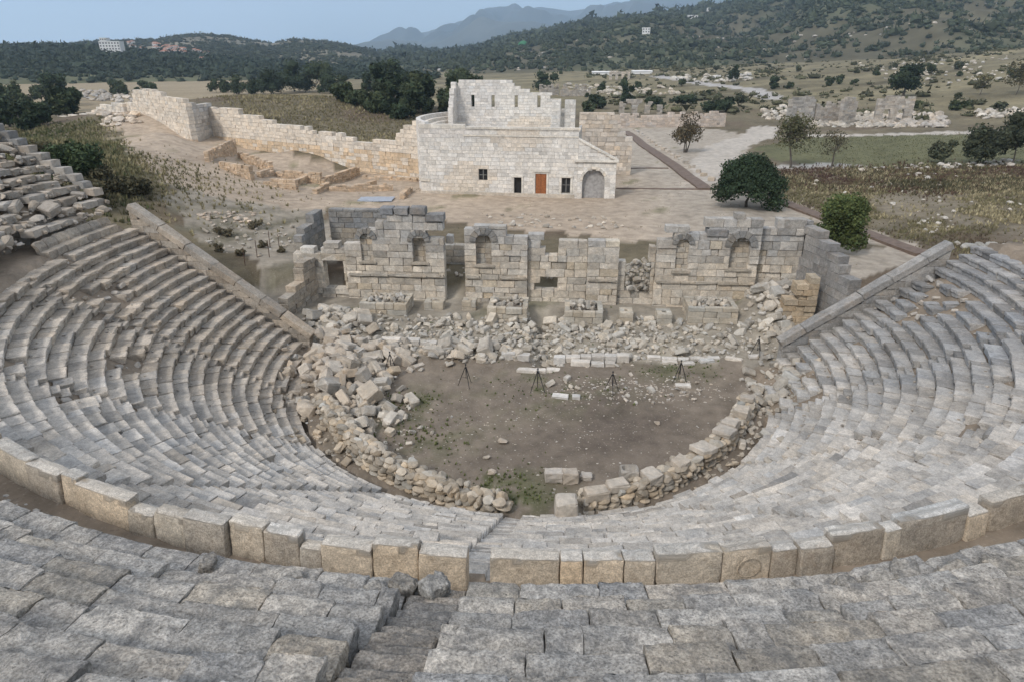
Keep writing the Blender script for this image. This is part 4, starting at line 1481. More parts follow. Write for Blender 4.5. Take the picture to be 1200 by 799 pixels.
M_GLASS_SHADE = plain_mat("dark_glass_and_shade", (.02, .022, .025), .15, 0, .1)  # window panes, and the sheet of painted shade in the doorway
M_IRON = plain_mat("grey_iron", (.20, .20, .19), .6)
M_WOOD = plain_mat("orange_brown_wood", (.30, .105, .035), .55, 0, .3, 6)
def window(u0, u1, z0, z1, bars=2, name="window"):
    V, F = slab(PF, u0, u1, .30, .34, z0, z1)
    w = part(name, V, F, M_GLASS_SHADE)
    for i in range(bars + 1):
        uu = u0 + (u1 - u0) * i / bars
        V, F = slab(PF, max(uu - .05, u0), min(uu + .05, u1), .20, .28, z0, z1)
        o = mesh_obj("frame", V - HL, F, M_IRON, None, w)
    V, F = slab(PF, u0, u1, .205, .275, (z0 + z1) / 2 - .03, (z0 + z1) / 2 + .03); mesh_obj("frame", V - HL, F, M_IRON, None, w)
window(7.65, 8.8, 4.2, 5.65, 2); window(18.35, 19.45, 2.95, 4.85, 2)
V, F = slab(PF, 12.25, 13.2, .55, .60, 2.3, 4.75); part("doorway_shade", V, F, M_GLASS_SHADE)  # dark sheet painted in for the shade inside the open doorway
for u0, u1, z0, z1 in ((12.0, 13.45, 4.75, 5.0), (14.6, 16.8, 5.45, 5.8), (18.05, 19.75, 4.85, 5.1)):
    trim("lintel", u0, u1, z0, z1)
for u0, z1 in ((11.95, 4.75), (13.2, 4.75), (14.7, 5.45), (16.4, 5.45), (18.05, 4.85), (19.45, 4.85)):
    trim("door_jamb", u0, u0 + .28, 2.4, z1, -.07, .3)
for i in range(2):
    u0 = 15.0 + .7 * i
    V, F = slab(PF, u0 + .01, u0 + .69, .12, .2, 2.35, 5.42); d = part("door_leaf", V, F, M_WOOD)
    for zz in (2.6, 3.6, 4.5):
        V, F = slab(PF, u0 + .14, u0 + .56, .085, .13, zz, zz + .75); mesh_obj("door_panel", V - HL, F, M_WOOD, None, d)
trim("cornice_moulding", 19.85, 25.35, 6.85, 7.15, -.35, .3)
V, F = block((5.6, .7, .25), (3, 3, 3), .03, .003, 0, rng)
sl = math.atan2(-2.45, 4.9)
x0, z0 = V[:, 0].copy(), V[:, 2].copy()
V[:, 0] = x0 * math.cos(sl) - z0 * math.sin(sl) + 22.75
V[:, 2] = x0 * math.sin(sl) + z0 * math.cos(sl) + 8.35
V[:, 1] += .1
part("sloping_coping", PF(V), F, M_NEW, (.66, .63, .57))
S = Stones(); voussoirs(S, PF, 22.35, 4.6, 1.38, .32, 9, rng, (.66, .62, .55), v0=-.2, depth=.5); jb(S, "arch_ring", hall, M_NEW)
V, F = slab(PF, 20.9, 23.8, .45, .5, 2.0, 6.0); part("gate_panel", V, F, plain_mat("grey_boarding", (.33, .32, .31), .7))
V, F = slab(PF, 25.0, 25.1, -.1, 5.5, 2.0, 6.9); part("annex_side_wall", V, F, M_NEW, (.6, .56, .49))
V, F = slab(PF, 20.0, 20.3, .8, 10, 2.0, 10.3); part("side_wall", V, F, M_NEW, (.6, .56, .49))
# curved outer wall and the seat rows inside it
cu, cv, CR = 12.4, 9.0, 14.3
S = Stones()
z = 2.0
while z < 11.2:
    h = .55
    th = 90.0
    while th < 214:
        L = rng.uniform(.9, 1.7); dt = math.degrees(L / CR)
        V, F = block((L - .01, .6, h - .01), (1, 1, 1), .01, .004, 0, rng)
        a = np.radians(th + dt / 2) - V[:, 0] / CR
        r = CR + V[:, 1] + rng.normal(0, .012)
        S.add(PF(np.stack([cu + r * np.cos(a), cv + r * np.sin(a), V[:, 2] + z + h / 2], 1)), F, pale(0, z, rng))
        th += dt
    z += h
jb(S, "curved_wall_masonry", hall, M_NEW)
for i in range(7):
    r0_, zt = CR - .35 - .72 * (i + 1), 11.25 - .42 * (i + 1)
    S = Stones(); th = 92.0
    while th < 212:
        L = rng.uniform(1.0, 1.8); dt = math.degrees(L / r0_)
        a_ = np.radians(th + dt / 2)
        th += dt
        if cv + (r0_ + .4) * math.sin(a_) > 15.6: continue
        V, F = block((L - .01, .82, .5), (1, 1, 1), .02, .004, 0, rng)
        a = a_ - V[:, 0] / r0_
        r = r0_ + .36 + V[:, 1]
        S.add(PF(np.stack([cu + r * np.cos(a), cv + r * np.sin(a), V[:, 2] + zt - .25], 1)), F, jitter_tint((.64, .60, .54), rng, .05, .02))
    jb(S, "seat_row", hall, M_NEW)
V, F = slab(PF, 1.5, 20, .9, 15.5, 7.6, 8.0); part("floor_slab", V, F, M_NEW, (.5, .47, .42))
# tall rear wall with slit windows
PB = Frame(PF.pt(0, 16)[:2], PA)
S = Stones()
slits = [rect_hole(c - .24, c + .24, 12.1, 13.6) for c in (4.0, 7.0, 10.4, 13.7)]
masonry(S, PB, .2, 16.9, 8.0, [(.2, 10.9), (.9, 12.2), (1.1, 13.6), (1.4, 14.6), (1.7, 15.75), (9.95, 15.8), (10.0, 15.1), (10.9, 15.0), (11.0, 14.4), (13.9, 14.35), (14.0, 14.05), (15.4, 14.0), (15.5, 13.5), (16.9, 13.3)], slits, .42, (.6, 1.1), .7, rng, pale, **small_)
jb(S, "tall_wall_masonry", hall, M_NEW)
S = Stones()
masonry(S, Frame(PF.pt(1.7, 12.6)[:2], PA + math.pi / 2), 0, 3.4, 9, [(0, 12), (1, 13.4), (2, 14.8), (3.4, 15.75)], [], .42, (.5, .9), .7, rng, pale, **small_)
masonry(S, Frame(PF.pt(0, 4.5)[:2], PA), 16.5, 17.6, 8, [(16.5, 13.75), (17.6, 13.75)], [], .42, (.5, .9), .7, rng, pale, **small_)
masonry(S, Frame(PF.pt(0, 5.5)[:2], PA), 18.1, 19.5, 8, [(18.1, 13.8), (19.5, 13.8)], [], .42, (.5, .9), .7, rng, pale, **small_)
masonry(S, Frame(PF.pt(0, 6.5)[:2], PA), 17.6, 18.1, 8, [(17.6, 12.6), (18.1, 12.6)], [], .42, (.3, .5), .6, rng, pale, **small_)
masonry(S, Frame(PF.pt(20.3, .6)[:2], PA + math.pi / 2), 0, 14, 2, [(0, 10.2), (3, 9.5), (6, 7.5), (9, 6), (14, 4.5)], [], .46, (.7, 1.2), .5, rng, pale, **small_)
jb(S, "pier_masonry", hall, M_NEW)

def far_wall(name, p0, p1, z0, top, label, tint, ch=.6, lens=(.8, 1.6), thick=1.0, seed=0, holes=(), mat=M_NEW, ragged=0.0, cat="wall", group=None, amt=.08):
    g = np.random.default_rng(seed)
    p0, p1 = np.asarray(p0, float), np.asarray(p1, float)
    fr = Frame(p0, math.atan2(*(p1 - p0)[::-1]))
    Lw = float(np.hypot(*(p1 - p0)))
    root = thing(name, (*(p0 + p1) / 2, z0), label, cat, group)
    S = Stones()
    if ragged:
        us = np.arange(0, Lw + .5, .9)
        tz = np.interp(us, [t[0] for t in top], [t[1] for t in top]) - g.random(len(us)) ** 2 * ragged
        top = list(zip(us, tz))
    masonry(S, fr, 0, Lw, z0, top, list(holes), ch, lens, thick, g, tint if callable(tint) else (lambda u, z, q: jitter_tint(tint, q, amt, .04)), seg=(1, 1, 1), bev=.012, rough=.010, chip=0, jit=.03, gap=.012)
    S.joined(S.items, "masonry", mat, root, False, np.array(root.location))
    us = [t[0] for t in top]; tz = [t[1] for t in top]
    return root
# long stepped wall
cw_t = lambda u, z, g: jitter_tint(np.array([.66, .59, .50]) if z > 6.0 or g.random() < .3 else np.array([.60, .47, .33]), g, .06, .03)
A_w, B_w, K_w, L_w, M_w = np.array([-14.2, 61.4]), np.array([-54, 85.5]), np.array([-54.5, 79]), np.array([-76, 100]), np.array([-108, 128])
far_wall("city_wall", A_w, B_w, 1.6, [(0, 10.4), (2.6, 10.3), (2.8, 9.2), (4.0, 9.1), (4.2, 7.7), (13, 7.0), (13.2, 7.9), (20.9, 7.9), (21, 8.5), (25, 8.5), (25.2, 8.9), (29.6, 8.9), (30, 9.4), (33, 9.5), (33.3, 9.9), (38.4, 10), (38.8, 10.9), (46.4, 10.7)], "long pale ashlar wall stepping up away from the restored hall", cw_t, seed=91, ragged=.25)
far_wall("city_wall", K_w, B_w, 1.6, [(0, 11.8), (6.6, 11.2)], "short return wall, shade put into its grey, between the long stepped wall and the broken tower face", (.47, .45, .42), seed=92)  # greyer tint paints the shade on this side of the tower
far_wall("city_wall", K_w, L_w, 3.0, [(0, 11.9), (1.6, 11.9), (1.8, 12.4), (8.6, 12.5), (8.8, 13.0), (12.3, 13.0), (12.6, 13.5), (25, 13.2), (25.1, 11.0), (30, 10.9)], "broad tower face of pale ashlar with a stepped top on the mound", cw_t, seed=93, ragged=.3)
far_wall("city_wall", L_w - [0, 1], M_w, 4, [(0, 11.0), (5.6, 10.5), (15, 9.3), (16, 8.2), (40, 6)], "low pale wall trailing away beyond the tower face", (.62, .57, .50), seed=94, ragged=.5)
# walls right of the hall
far_wall("terrace_wall", PF.pt(19.6, 17)[:2], PF.pt(27.5, 17.5)[:2], 1.5, [(0, 11.4), (5.2, 11.4), (6.0, 9.5), (7.9, 7.6)], "tall rubble wall running on behind the restored hall", (.58, .51, .43), seed=95, ragged=.2)
q0, q1 = G(722, 150, 2)[:2], G(850, 146, 2)[:2]
far_wall("terrace_wall", q0, q1, 1.2, [(0, 5.6), (9, 5.0), (20, 5.4), (60, 4.6)], "low pale wall closing the forecourt beyond the brown boardwalk", (.56, .48, .41), seed=96, ragged=.9)
# excavated foundation walls
lab = "low ochre foundation wall in the dig before the long stepped wall"
for i, (a, b, h) in enumerate((((250, 216), (281, 196), 1.5), ((281, 200), (318, 215), 1.2), ((261, 219), (296, 226), .8), ((308, 221), (324, 215), .9), ((324, 215), (376, 219), .9), ((310, 227), (348, 229), .7), ((380, 219), (422, 204), .9), ((386, 226), (461, 223), .7), ((345, 226), (362, 218), .8), ((372, 231), (388, 223), .8), ((417, 221), (442, 216), .7), ((474, 234), (484, 223), .7), ((424, 208), (488, 212), .6))):
    p, q = G(*a, 2.5)[:2], G(*b, 2.5)[:2]
    far_wall("foundation_wall", p, q, 1.3, [(0, gz1(*p) + h), (99, gz1(*p) + h)], lab, (.52, .40, .285), .28, (.4, .9), .6, 100 + i, ragged=.3, cat="wall", group="foundation walls of the dig", amt=.12)
# blue-grey sheet lying by the dig
p = G(441, 236, 2.45)
V, F = block((4.2, 2.6, .10), (8, 6, 1), .02, .03, 0, rng)
o = mesh_obj("ground_sheet", V, F, plain_mat("blue_grey_sheet", (.34, .37, .42), .6, 0, .12)); o.location = (p[0], p[1], gz1(p[0], p[1]) + .1)
tag(o, "blue-grey sheet spread on the sand beside the restored hall", "sheet")
# brown boardwalk
M_BOARD = plain_mat("brown_boards", (.15, .108, .083), .8, 0, .25, 2)
def strip(name, pts, w, h, mat, label, cat):
    pts = [np.asarray(p[:2]) for p in pts]
    V, F = [], []
    P = []
    for a, b in zip(pts[:-1], pts[1:]):
        n = max(2, int(np.hypot(*(b - a)) / 2.5))
        P += [a + (b - a) * i / n for i in range(n)]
    P.append(pts[-1])
    for i, p in enumerate(P):
        t = P[min(i + 1, len(P) - 1)] - P[max(i - 1, 0)]; t = t / np.hypot(*t); n = np.array([-t[1], t[0]])
        z = max(gz1(*p), gz1(*(p + n * w / 2)), gz1(*(p - n * w / 2)))
        for s, zz in ((-1, z - .3), (-1, z + h), (1, z + h), (1, z - .3)):
            V.append([*(p + n * s * w / 2), zz])
        if i:
            k = 4 * i
            F += [(k - 4, k - 3, k + 1, k), (k - 3, k - 2, k + 2, k + 1), (k - 2, k - 1, k + 3, k + 2), (k - 1, k - 4, k, k + 3)]
    k = len(V) - 4
    F += [(0, 3, 2, 1), (k, k + 1, k + 2, k + 3)]
    o = mesh_obj(name, np.array(V), np.array(F), mat)
    return tag(o, label, cat)
strip("boardwalk", [G(733, 153, 2.4), G(826, 224, 2.4)], 1.9, .22, M_BOARD, "brown boardwalk running away across the sandy forecourt of the hall", "walkway")
strip("boardwalk", [G(906, 236, 2.4), G(985, 264, 2.4), G(1082, 299, 2.4)], 1.7, .22, M_BOARD, "brown boardwalk passing behind the round dark tree and the grey end wall", "walkway")
for a, b, l in (((720, 199), (783, 199), "thin dark drain strip across the forecourt close to the boardwalk"), ((722, 222), (832, 224), "thin dark drain strip joining the arched annex to the boardwalk's end")):
    strip("drain_strip", [G(*a, 2.4), G(*b, 2.4)], .5, .1, M_BOARD, l, "drain")

# row of small stones set beside the boardwalk
for i in range(20):
    a_, b_ = G(745, 152, 2.4), G(842, 220, 2.4)
    p = a_ + (b_ - a_) * (i + rng.uniform(-.2, .2)) / 19
    s = rng.uniform(.5, .8)
    V, F = block((s * 1.3, s, s * .7), (3, 3, 3), .08, .03, 3, rng)
    V[:, 2] += s * .3
    o = mesh_obj("edging_stone", V, F, M_RUIN, jitter_tint((.50, .45, .385), rng)); o.location = (p[0], p[1], gz1(p[0], p[1])); o.rotation_euler = (0, 0, rng.uniform(0, 3))
    tag(o, "small pale stone in the row set alongside the brown forecourt boardwalk", "stone", "stones along the boardwalk")
# far ruins
def at_d(px, py, dist):
    d = ray_dir(px, py); t = dist / np.hypot(d[0], d[1]); return (CAMP + t * d)
def ruin_px(name, x0, x1, ytop, ybot, dist, label, seed, tint=(.40, .365, .32), ragged=2.0, holes=None, skew=4.0, ch=.55):
    a, b = at_d(x0, ybot, dist)[:2], at_d(x1, ybot, dist + skew)[:2]
    zt = at_d((x0 + x1) / 2, ytop, dist)[2]
    L = float(np.hypot(*(b - a)))
    z0 = min(gz1(*a), gz1(*b)) - .4
    hs = holes(L, z0 + .4, zt) if holes else ()
    far_wall(name, a, b, z0, [(0, zt), (L, zt)], label, tint, ch, (.7, 1.5), 1.2, seed, hs, M_RUIN, ragged, "ruin", None, .14)
arch2 = lambda L, z0, zt: [arch_hole(L * .3, L * .10, z0 - 1, z0 + (zt - z0) * .4), arch_hole(L * .68, L * .10, z0 - 1, z0 + (zt - z0) * .4)]
arch3 = lambda L, z0, zt: [arch_hole(L * q, L * .09, z0 - 1, z0 + (zt - z0) * .45) for q in (.2, .5, .8)]
ruin_px("bath_ruin", 923, 953, 113, 141, 214, "tall plain grey wall stump at the end of the bath ruin", 201, (.37, .35, .32), 1.0)
ruin_px("bath_ruin", 955, 985, 119, 141, 218, "lower broken wall of the bath ruin behind its rubble", 202, ragged=3.0)
ruin_px("bath_ruin", 986, 1002, 114, 141, 216, "narrow standing pier in the middle of the bath ruin", 203, ragged=2.0)
ruin_px("bath_ruin", 1025, 1068, 113, 140, 222, "broad arched wall of the bath ruin under the big dark tree", 204, holes=arch2, ragged=1.4)
ruin_px("arched_ruin", 726, 776, 117, 134, 232, "low arched ruin beside the bushes beyond the terrace wall", 205, holes=arch3, ragged=2.2)
ruin_px("city_gate", 714, 738, 83, 98, 470, "distant pale triple-arched gate in the plain", 206, (.52, .46, .39), .8, arch3)
ruin_px("wall_ruin", 633, 655, 96, 113, 330, "far grey ruin wall with a jagged top behind the hall", 207, ragged=4)
ruin_px("wall_ruin", 657, 692, 98, 113, 326, "longer far grey ruin wall seen over the hall's stepped wall", 208, ragged=4)
# blocks of the bath ruin lying about, and other field stones
S = Stones()
g = np.random.default_rng(210)
def field(n, poly, s0, tint, z=2.0):
    pl = np.array(poly, float)
    pp = g.uniform(pl.min(0), pl.max(0), (n * 6, 2))
    pp = pp[in_poly(pp[:, 0], pp[:, 1], pl)][:n]
    for q in ground_hits(pp, 55):
        s = float(np.clip(g.lognormal(math.log(s0), .4), s0 * .4, s0 * 2.3))
        V, F = rock((s * 1.2, s, s * .75), g, 7, lo=True)
        S.add(V + [q[0], q[1], q[2] + s * .15], F, jitter_tint(tint, g, .15, .05))
field(520, [(925, 143), (960, 138), (1010, 133), (1070, 137), (1095, 148), (1040, 151), (950, 150)], 1.2, (.42, .385, .33))
field(200, [(1010, 140), (1070, 132), (1110, 138), (1110, 150), (1020, 150)], 1.5, (.44, .40, .35))
field(120, [(1140, 130), (1200, 128), (1230, 136), (1150, 140)], 1.4, (.50, .46, .40))
field(70, [(890, 128), (925, 126), (925, 140), (900, 142)], 1.3, (.5, .46, .4))
field(110, [(790, 90), (880, 88), (880, 96), (790, 97)], 2.0, (.5, .47, .42))
field(120, [(660, 100), (780, 103), (800, 112), (680, 113)], 1.6, (.46, .42, .36))
field(120, [(1000, 75), (1180, 66), (1200, 96), (1050, 100)], 1.5, (.48, .45, .40), 5)
field(60, [(925, 205), (1195, 190), (1200, 260), (1000, 250)], .42, (.48, .45, .40), 2.4)
field(60, [(1005, 196), (1195, 188), (1195, 196), (1005, 202)], .7, (.48, .45, .40), 2.4)
field(30, [(1075, 262), (1110, 250), (1120, 270), (1080, 275)], .3, (.52, .49, .44), 2.4)
field(110, [(90, 104), (150, 112), (160, 122), (100, 118)], 1.6, (.42, .39, .35), 3)
field(70, [(110, 130), (160, 135), (170, 145), (120, 150)], .9, (.55, .48, .40), 6)
field(60, [(560, 250), (720, 255), (740, 268), (580, 268)], .35, (.46, .42, .36), 2.4)
field(60, [(230, 250), (300, 248), (300, 262), (240, 262)], .35, (.5, .42, .34), 2.4)
o = S.joined(S.items, "field_stones", M_RUIN, None); tag(o, "pale tumbled stones scattered over the fields and around the far ruins", "rubble", kind="stuff")
# rounded stones in a row on the bank above the grey end wall
g = np.random.default_rng(211)
for i in range(16):
    px, py = 1125 + i * 7.5 + g.normal(0, 3), 284 + i * .9 + g.normal(0, 2.5)
    q = G(px, py, 2.6)
    s = g.uniform(.6, 1.1)
    V, F = rock((s * 1.3, s, s * .7), g)
    V[:, 2] -= V[:, 2].min()
    o = mesh_obj("bank_stone", V, F, M_RUIN, jitter_tint((.40, .38, .34), g, .1)); o.location = (q[0], q[1], gz1(q[0], q[1]) - .06); o.rotation_euler = (0, 0, g.uniform(0, 3))
    tag(o, "rounded grey stone lying in the dry grass bank beyond the grey end wall", "stone", "rounded stones on the bank")

# ================================================================ hills, woods, mountains
def elev(px, py):
    d = ray_dir(px, py); return d[2] / np.hypot(d[0], d[1])
def azim(px, py=60):
    d = ray_dir(px, py); return math.degrees(math.atan2(d[0], d[1]))
def hill(name, sky, d_foot, d_crest, d_back, z_foot, mat, tint_f, az0, az1, step, nr, rough, seed, shape=.8, foot=None):
    sx = np.array([azim(*p) for p in sky]); se = np.array([elev(*p) for p in sky])
    az = np.arange(az0, az1 + step / 2, step)
    e = np.interp(az, sx, se)
    zc = CAMP[2] + d_crest * e
    df = np.interp(az, [azim(p[0]) for p in foot], [p[1] for p in foot]) if foot else np.full(len(az), d_foot)
    t = np.linspace(0, 1.35, nr)
    D = np.where(t[None] <= 1, df[:, None] + (d_crest - df[:, None]) * t[None], d_crest + (d_back - d_crest) * (t[None] - 1) / .35)
    prof = np.where(t <= 1, t ** shape, 1 - (np.clip(t - 1, 0, 1) / .35) ** 1.5)
    X = CAMP[0] + D * np.sin(np.radians(az))[:, None]; Y = CAMP[1] + D * np.cos(np.radians(az))[:, None]
    n = noise(np.stack([X, Y], -1), 1.0 / rough[1], 4, seed)
    bulge = np.sin(np.clip(t, 0, 1) * math.pi)[None] 
    Z = z_foot + (zc[:, None] - z_foot) * prof[None] + rough[0] * n * bulge * np.clip((zc[:, None] - z_foot) / 60, .1, 2.5)
    Z = np.where(t[None] > 1.3, -5, Z)
    Z[:, 0] = np.minimum(Z[:, 0], z_foot) - 3
    na, nr_ = X.shape
    idx = np.arange(na * nr_).reshape(na, nr_)
    F = np.stack([idx[:-1, :-1], idx[:-1, 1:], idx[1:, 1:], idx[1:, :-1]], -1).reshape(-1, 4)
    V = np.stack([X, Y, Z], -1).reshape(-1, 3)
    o = mesh_obj(name, V, F, mat, tint_f(V), smooth=True)
    tag(o, kind="structure")
    return X, Y, Z, az, t

SKY_L = [(-300, 50), (0, 52), (81, 51), (142, 48), (179, 47), (209, 42), (233, 40), (264, 42), (294, 47), (318, 50), (341, 46), (372, 47), (400, 51), (427, 57), (447, 63), (470, 66), (500, 70), (560, 76)]
SKY_M = [(380, 72), (420, 66), (447, 63), (468, 57), (481, 56), (511, 60), (559, 57), (620, 60), (700, 64)]
SKY_R = [(470, 78), (500, 70), (535, 62), (559, 57), (589, 47), (616, 40), (657, 33), (694, 27), (724, 24), (758, 21), (800, 15), (834, 10), (884, 2), (940, -8), (1000, -18), (1100, -28), (1200, -32), (1500, -40)]
SKY_X = [(380, 70), (437, 56), (491, 42), (528, 29), (569, 20), (603, 12), (633, 8), (667, 13), (697, 9), (721, 3), (755, 7), (800, 3), (850, -3), (900, -10), (1000, -5), (1200, 5), (1400, 10)]
def t_hill(V):
    n = noise(V * [1, 1, 1], .006, 4, 3)
    m = noise(V, .03, 3, 5)
    c = np.array([.105, .096, .064]) * (1 + .25 * m)[:, None]
    k = sstep(-.2, .5, n)[:, None]
    return c * (1 - k) + np.array([.10, .105, .065]) * (1 + .2 * m)[:, None] * k
def t_left(V):
    m = noise(V, .01, 3, 5)
    c = np.array([.115, .12, .075]) * (1 + .25 * m)[:, None]
    return c
def t_mount(V):
    n = noise(V, .0011, 4, 6)
    return np.array([.075, .08, .075]) * (1 + .35 * n)[:, None]
SKY_W = [(-300, 56), (0, 57), (80, 57), (150, 60), (220, 66), (300, 73), (380, 79), (450, 83), (520, 90)]
def t_rocky(V):
    m, n = noise(V, .01, 3, 5), noise(V, .003, 3, 9)
    return np.array([.17, .155, .115]) * (1 + .25 * m + .15 * n)[:, None]
HL_ = hill("wooded_hill", SKY_W, 570, 1000, 1300, 2, M_HILL, t_left, -46, -6, .18, 50, (5, 120), 2, .75)
HB_ = hill("rocky_hill", [(p[0], p[1] + 1) for p in SKY_L], 950, 1700, 2300, 2, M_HILL, t_rocky, -46, -4, .18, 60, (7, 180), 7, .8)
HM_ = hill("low_hill", SKY_M, 900, 2300, 3000, 2, M_HILL, t_left, -18, 8, .25, 40, (10, 200), 4, .8)
HR_ = hill("scrub_hill", SKY_R, 560, 1900, 2600, 2, M_HILL, t_hill, -10, 47, .16, 110, (16, 150), 3, .85, foot=[(470, 900), (560, 700), (800, 640), (900, 640), (1000, 620), (1100, 600), (1200, 600)])
hill("mountain", SKY_X, 5200, 9000, 12000, 0, M_MOUNT, t_mount, -18, 47, .25, 80, (170, 1200), 5, 1.0)
hill("mountain", [(0, 62), (300, 61), (420, 58), (500, 55), (560, 48), (640, 33), (700, 30), (760, 24), (800, 26), (900, 30)], 4200, 6800, 8500, 0, M_MOUNT, t_mount, -30, 20, .3, 50, (80, 900), 6, 1.0)

# --- foliage
def soup(centers, radii, n, size, rng, shell=.55, flat=0.0):
    """n leaf faces spread through ellipsoids: verts, tris, which ellipsoid"""
    centers, radii = np.atleast_2d(centers), np.atleast_2d(radii)
    w = radii.prod(1) ** (2 / 3.); w = w / w.sum()
    k = rng.choice(len(centers), n, p=w)
    d = rng.normal(size=(n, 3)); d /= np.linalg.norm(d, axis=1)[:, None]
    rr = (shell + (1 - shell) * rng.random(n)) ** .7 * (1 + rng.normal(0, .06, n))
    c = centers[k] + d * radii[k] * rr[:, None]
    a = rng.normal(size=(n, 3)); a /= np.linalg.norm(a, axis=1)[:, None]
    b = np.cross(a, d + rng.normal(0, .6, (n, 3))); b /= np.linalg.norm(b, axis=1)[:, None] + 1e-9
    s = (size * rng.uniform(.6, 1.4, n))[:, None]
    V = np.stack([c - a * s * .6 - b * s * .35, c + a * s * .6 - b * s * .2, c + b * s * .75], 1).reshape(-1, 3)
    F = np.arange(3 * n).reshape(n, 3)
    return V, F, k, d
def lobes(h0, h1, R, n, rng, spread=.62):
    c, r = [], []
    for i in range(n):
        a = rng.uniform(0, 6.28); q = math.sqrt(rng.random()) * spread
        z = h0 + (h1 - h0) * rng.uniform(.2, .85)
        k = 1 - .45 * abs((z - h0) / (h1 - h0) - .4)
        c.append([math.cos(a) * R * q * k, math.sin(a) * R * q * k, z])
        s = R * rng.uniform(.30, .5)
        r.append([s, s, min(s, (h1 - h0) * .35) * rng.uniform(.8, 1.0)])
    return np.array(c), np.array(r)
def dome(H, R, n, rng):
    c, r = [], []
    for i in range(n):
        a = i * 2.39996; q = math.sqrt((i + .5) / n)
        c.append([math.cos(a) * R * .68 * q, math.sin(a) * R * .68 * q, H * (.13 + .58 * math.sqrt(max(1 - q * q, 0))) + rng.normal(0, H * .03)])
        s = R * rng.uniform(.19, .36)
        r.append([s, s, s * .8])
    return np.array(c), np.array(r)
def tree(name, x, y, H, R, label, tint, n=3500, leaf=.22, trunk=.15, h0=.25, nl=14, seed=0, cat="tree", group=None, stems=1, thin=.0, z=None, core=True, domed=False):
    g = np.random.default_rng(seed)
    z = gz1(x, y) if z is None else z
    root = thing(name, (x, y, z), label, cat, group)
    c, r = dome(H, R, nl, g) if domed else lobes(H * h0, H, R, nl, g)
    bv, bf, off = [], [], 0
    paths = []
    for s in range(stems):
        b0 = np.array([g.normal(0, .12 * stems * .5), g.normal(0, .12 * stems * .5), -.2])
        mid = np.array([b0[0] * 2 + g.normal(0, R * .08), b0[1] * 2 + g.normal(0, R * .08), H * (h0 + .12)])
        paths.append(([b0, (b0 + mid) / 2 + g.normal(0, R * .03, 3) * [1, 1, 0], mid], [trunk, trunk * .75, trunk * .55]))
        for i in g.choice(nl, min(nl, 6), replace=False):
            m2 = (mid + c[i]) / 2 + g.normal(0, R * .06, 3)
            paths.append(([mid, m2, c[i]], [trunk * .5, trunk * .3, trunk * .12]))
            if thin:
                for _ in range(4):
                    e = c[i] + g.normal(0, 1, 3) * r[i] * .9
                    paths.append(([m2, (m2 + e) / 2 + g.normal(0, .1, 3), e], [trunk * .22, trunk * .12, trunk * .05]))
    Vs, Q, T, n0 = [], [], [], 0
    for p, rr in paths:
        V, F = tube(p, rr, 6)
        Vs.append(V); Q.append(F[0] + n0); T.append(F[1] + n0); n0 += len(V)
    mesh_obj("trunk", np.concatenate(Vs), [np.concatenate(Q), np.concatenate(T)], M_BARK, None, root)
    n = int(n * (1.4 if leaf < .3 else 1.0))
    V, F, k, d = soup(c, r, n, leaf, g, .45)
    tone = np.repeat(g.uniform(.7, 1.3, nl)[k] * g.uniform(.75, 1.25, n), 3)
    hue = np.repeat(g.normal(0, .06, n), 3)
    T_ = np.array(tint)[None] * tone[:, None] * np.stack([1 + hue, np.ones_like(hue), 1 - hue], 1)
    Fs = [F]
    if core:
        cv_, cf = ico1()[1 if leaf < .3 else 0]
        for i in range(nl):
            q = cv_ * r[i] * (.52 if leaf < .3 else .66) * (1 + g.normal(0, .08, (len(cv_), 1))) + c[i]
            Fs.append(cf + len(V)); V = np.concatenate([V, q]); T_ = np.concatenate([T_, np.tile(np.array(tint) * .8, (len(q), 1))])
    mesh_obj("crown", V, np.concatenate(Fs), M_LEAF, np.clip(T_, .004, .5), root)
    return root
def tree_px(name, px, py, wpx, hpx, label, tint, zg=2.4, **kw):
    q = ground_hit(px, py, 60); zg2 = gz1(q[0], q[1])
    d = np.hypot(q[0] - CAMP[0], q[1] - CAMP[1]); m = math.hypot(d, 15) / FPX
    return tree(name, q[0], q[1], hpx * m * 1.02, wpx * m / 2, label, tint, z=zg2 - .05, **kw)

DG = (.035, .050, .026); OL = (.075, .082, .050); YG = (.10, .10, .035); MG = (.055, .07, .035)
tree_px("carob_tree", 875, 243, 84, 64, "round dense dark-green tree on bare ground beside the boardwalk", (.036, .056, .030), n=13000, leaf=.2, h0=.1, nl=40, trunk=.22, seed=1, domed=True)
tree_px("young_tree", 982, 297, 56, 64, "bushy green tree with yellowing leaves behind the smooth grey side wall", (.082, .105, .038), n=9000, leaf=.17, h0=.06, nl=26, trunk=.14, seed=2, stems=3)
tree_px("thin_tree", 927, 197, 54, 56, "sparse olive-green tree with a bent trunk by the pale path", (.105, .105, .055), n=1700, leaf=.25, h0=.3, nl=16, trunk=.2, seed=3, thin=1, core=False)
tree_px("thin_tree", 974, 197, 34, 36, "small nearly leafless tree next to the sparse olive-green one", (.105, .095, .06), n=350, leaf=.22, h0=.3, nl=12, trunk=.16, seed=4, thin=1, core=False)
tree_px("thin_tree", 803, 179, 40, 44, "brownish half-bare tree beside the boardwalk before the low pale wall", (.10, .082, .05), n=1500, leaf=.25, h0=.1, nl=14, trunk=.16, seed=5, thin=1, stems=3, core=False)
tree_px("dark_tree", 1058, 114, 34, 30, "big dark evergreen standing over the arched wall of the bath ruin", DG, 3, n=2500, leaf=.8, nl=12, trunk=.5, seed=6)
tree_px("dark_tree", 1063, 92, 18, 10, "small flat dark tree on the slope above the big evergreen", DG, 4, n=700, leaf=.9, nl=6, seed=7, h0=.05)
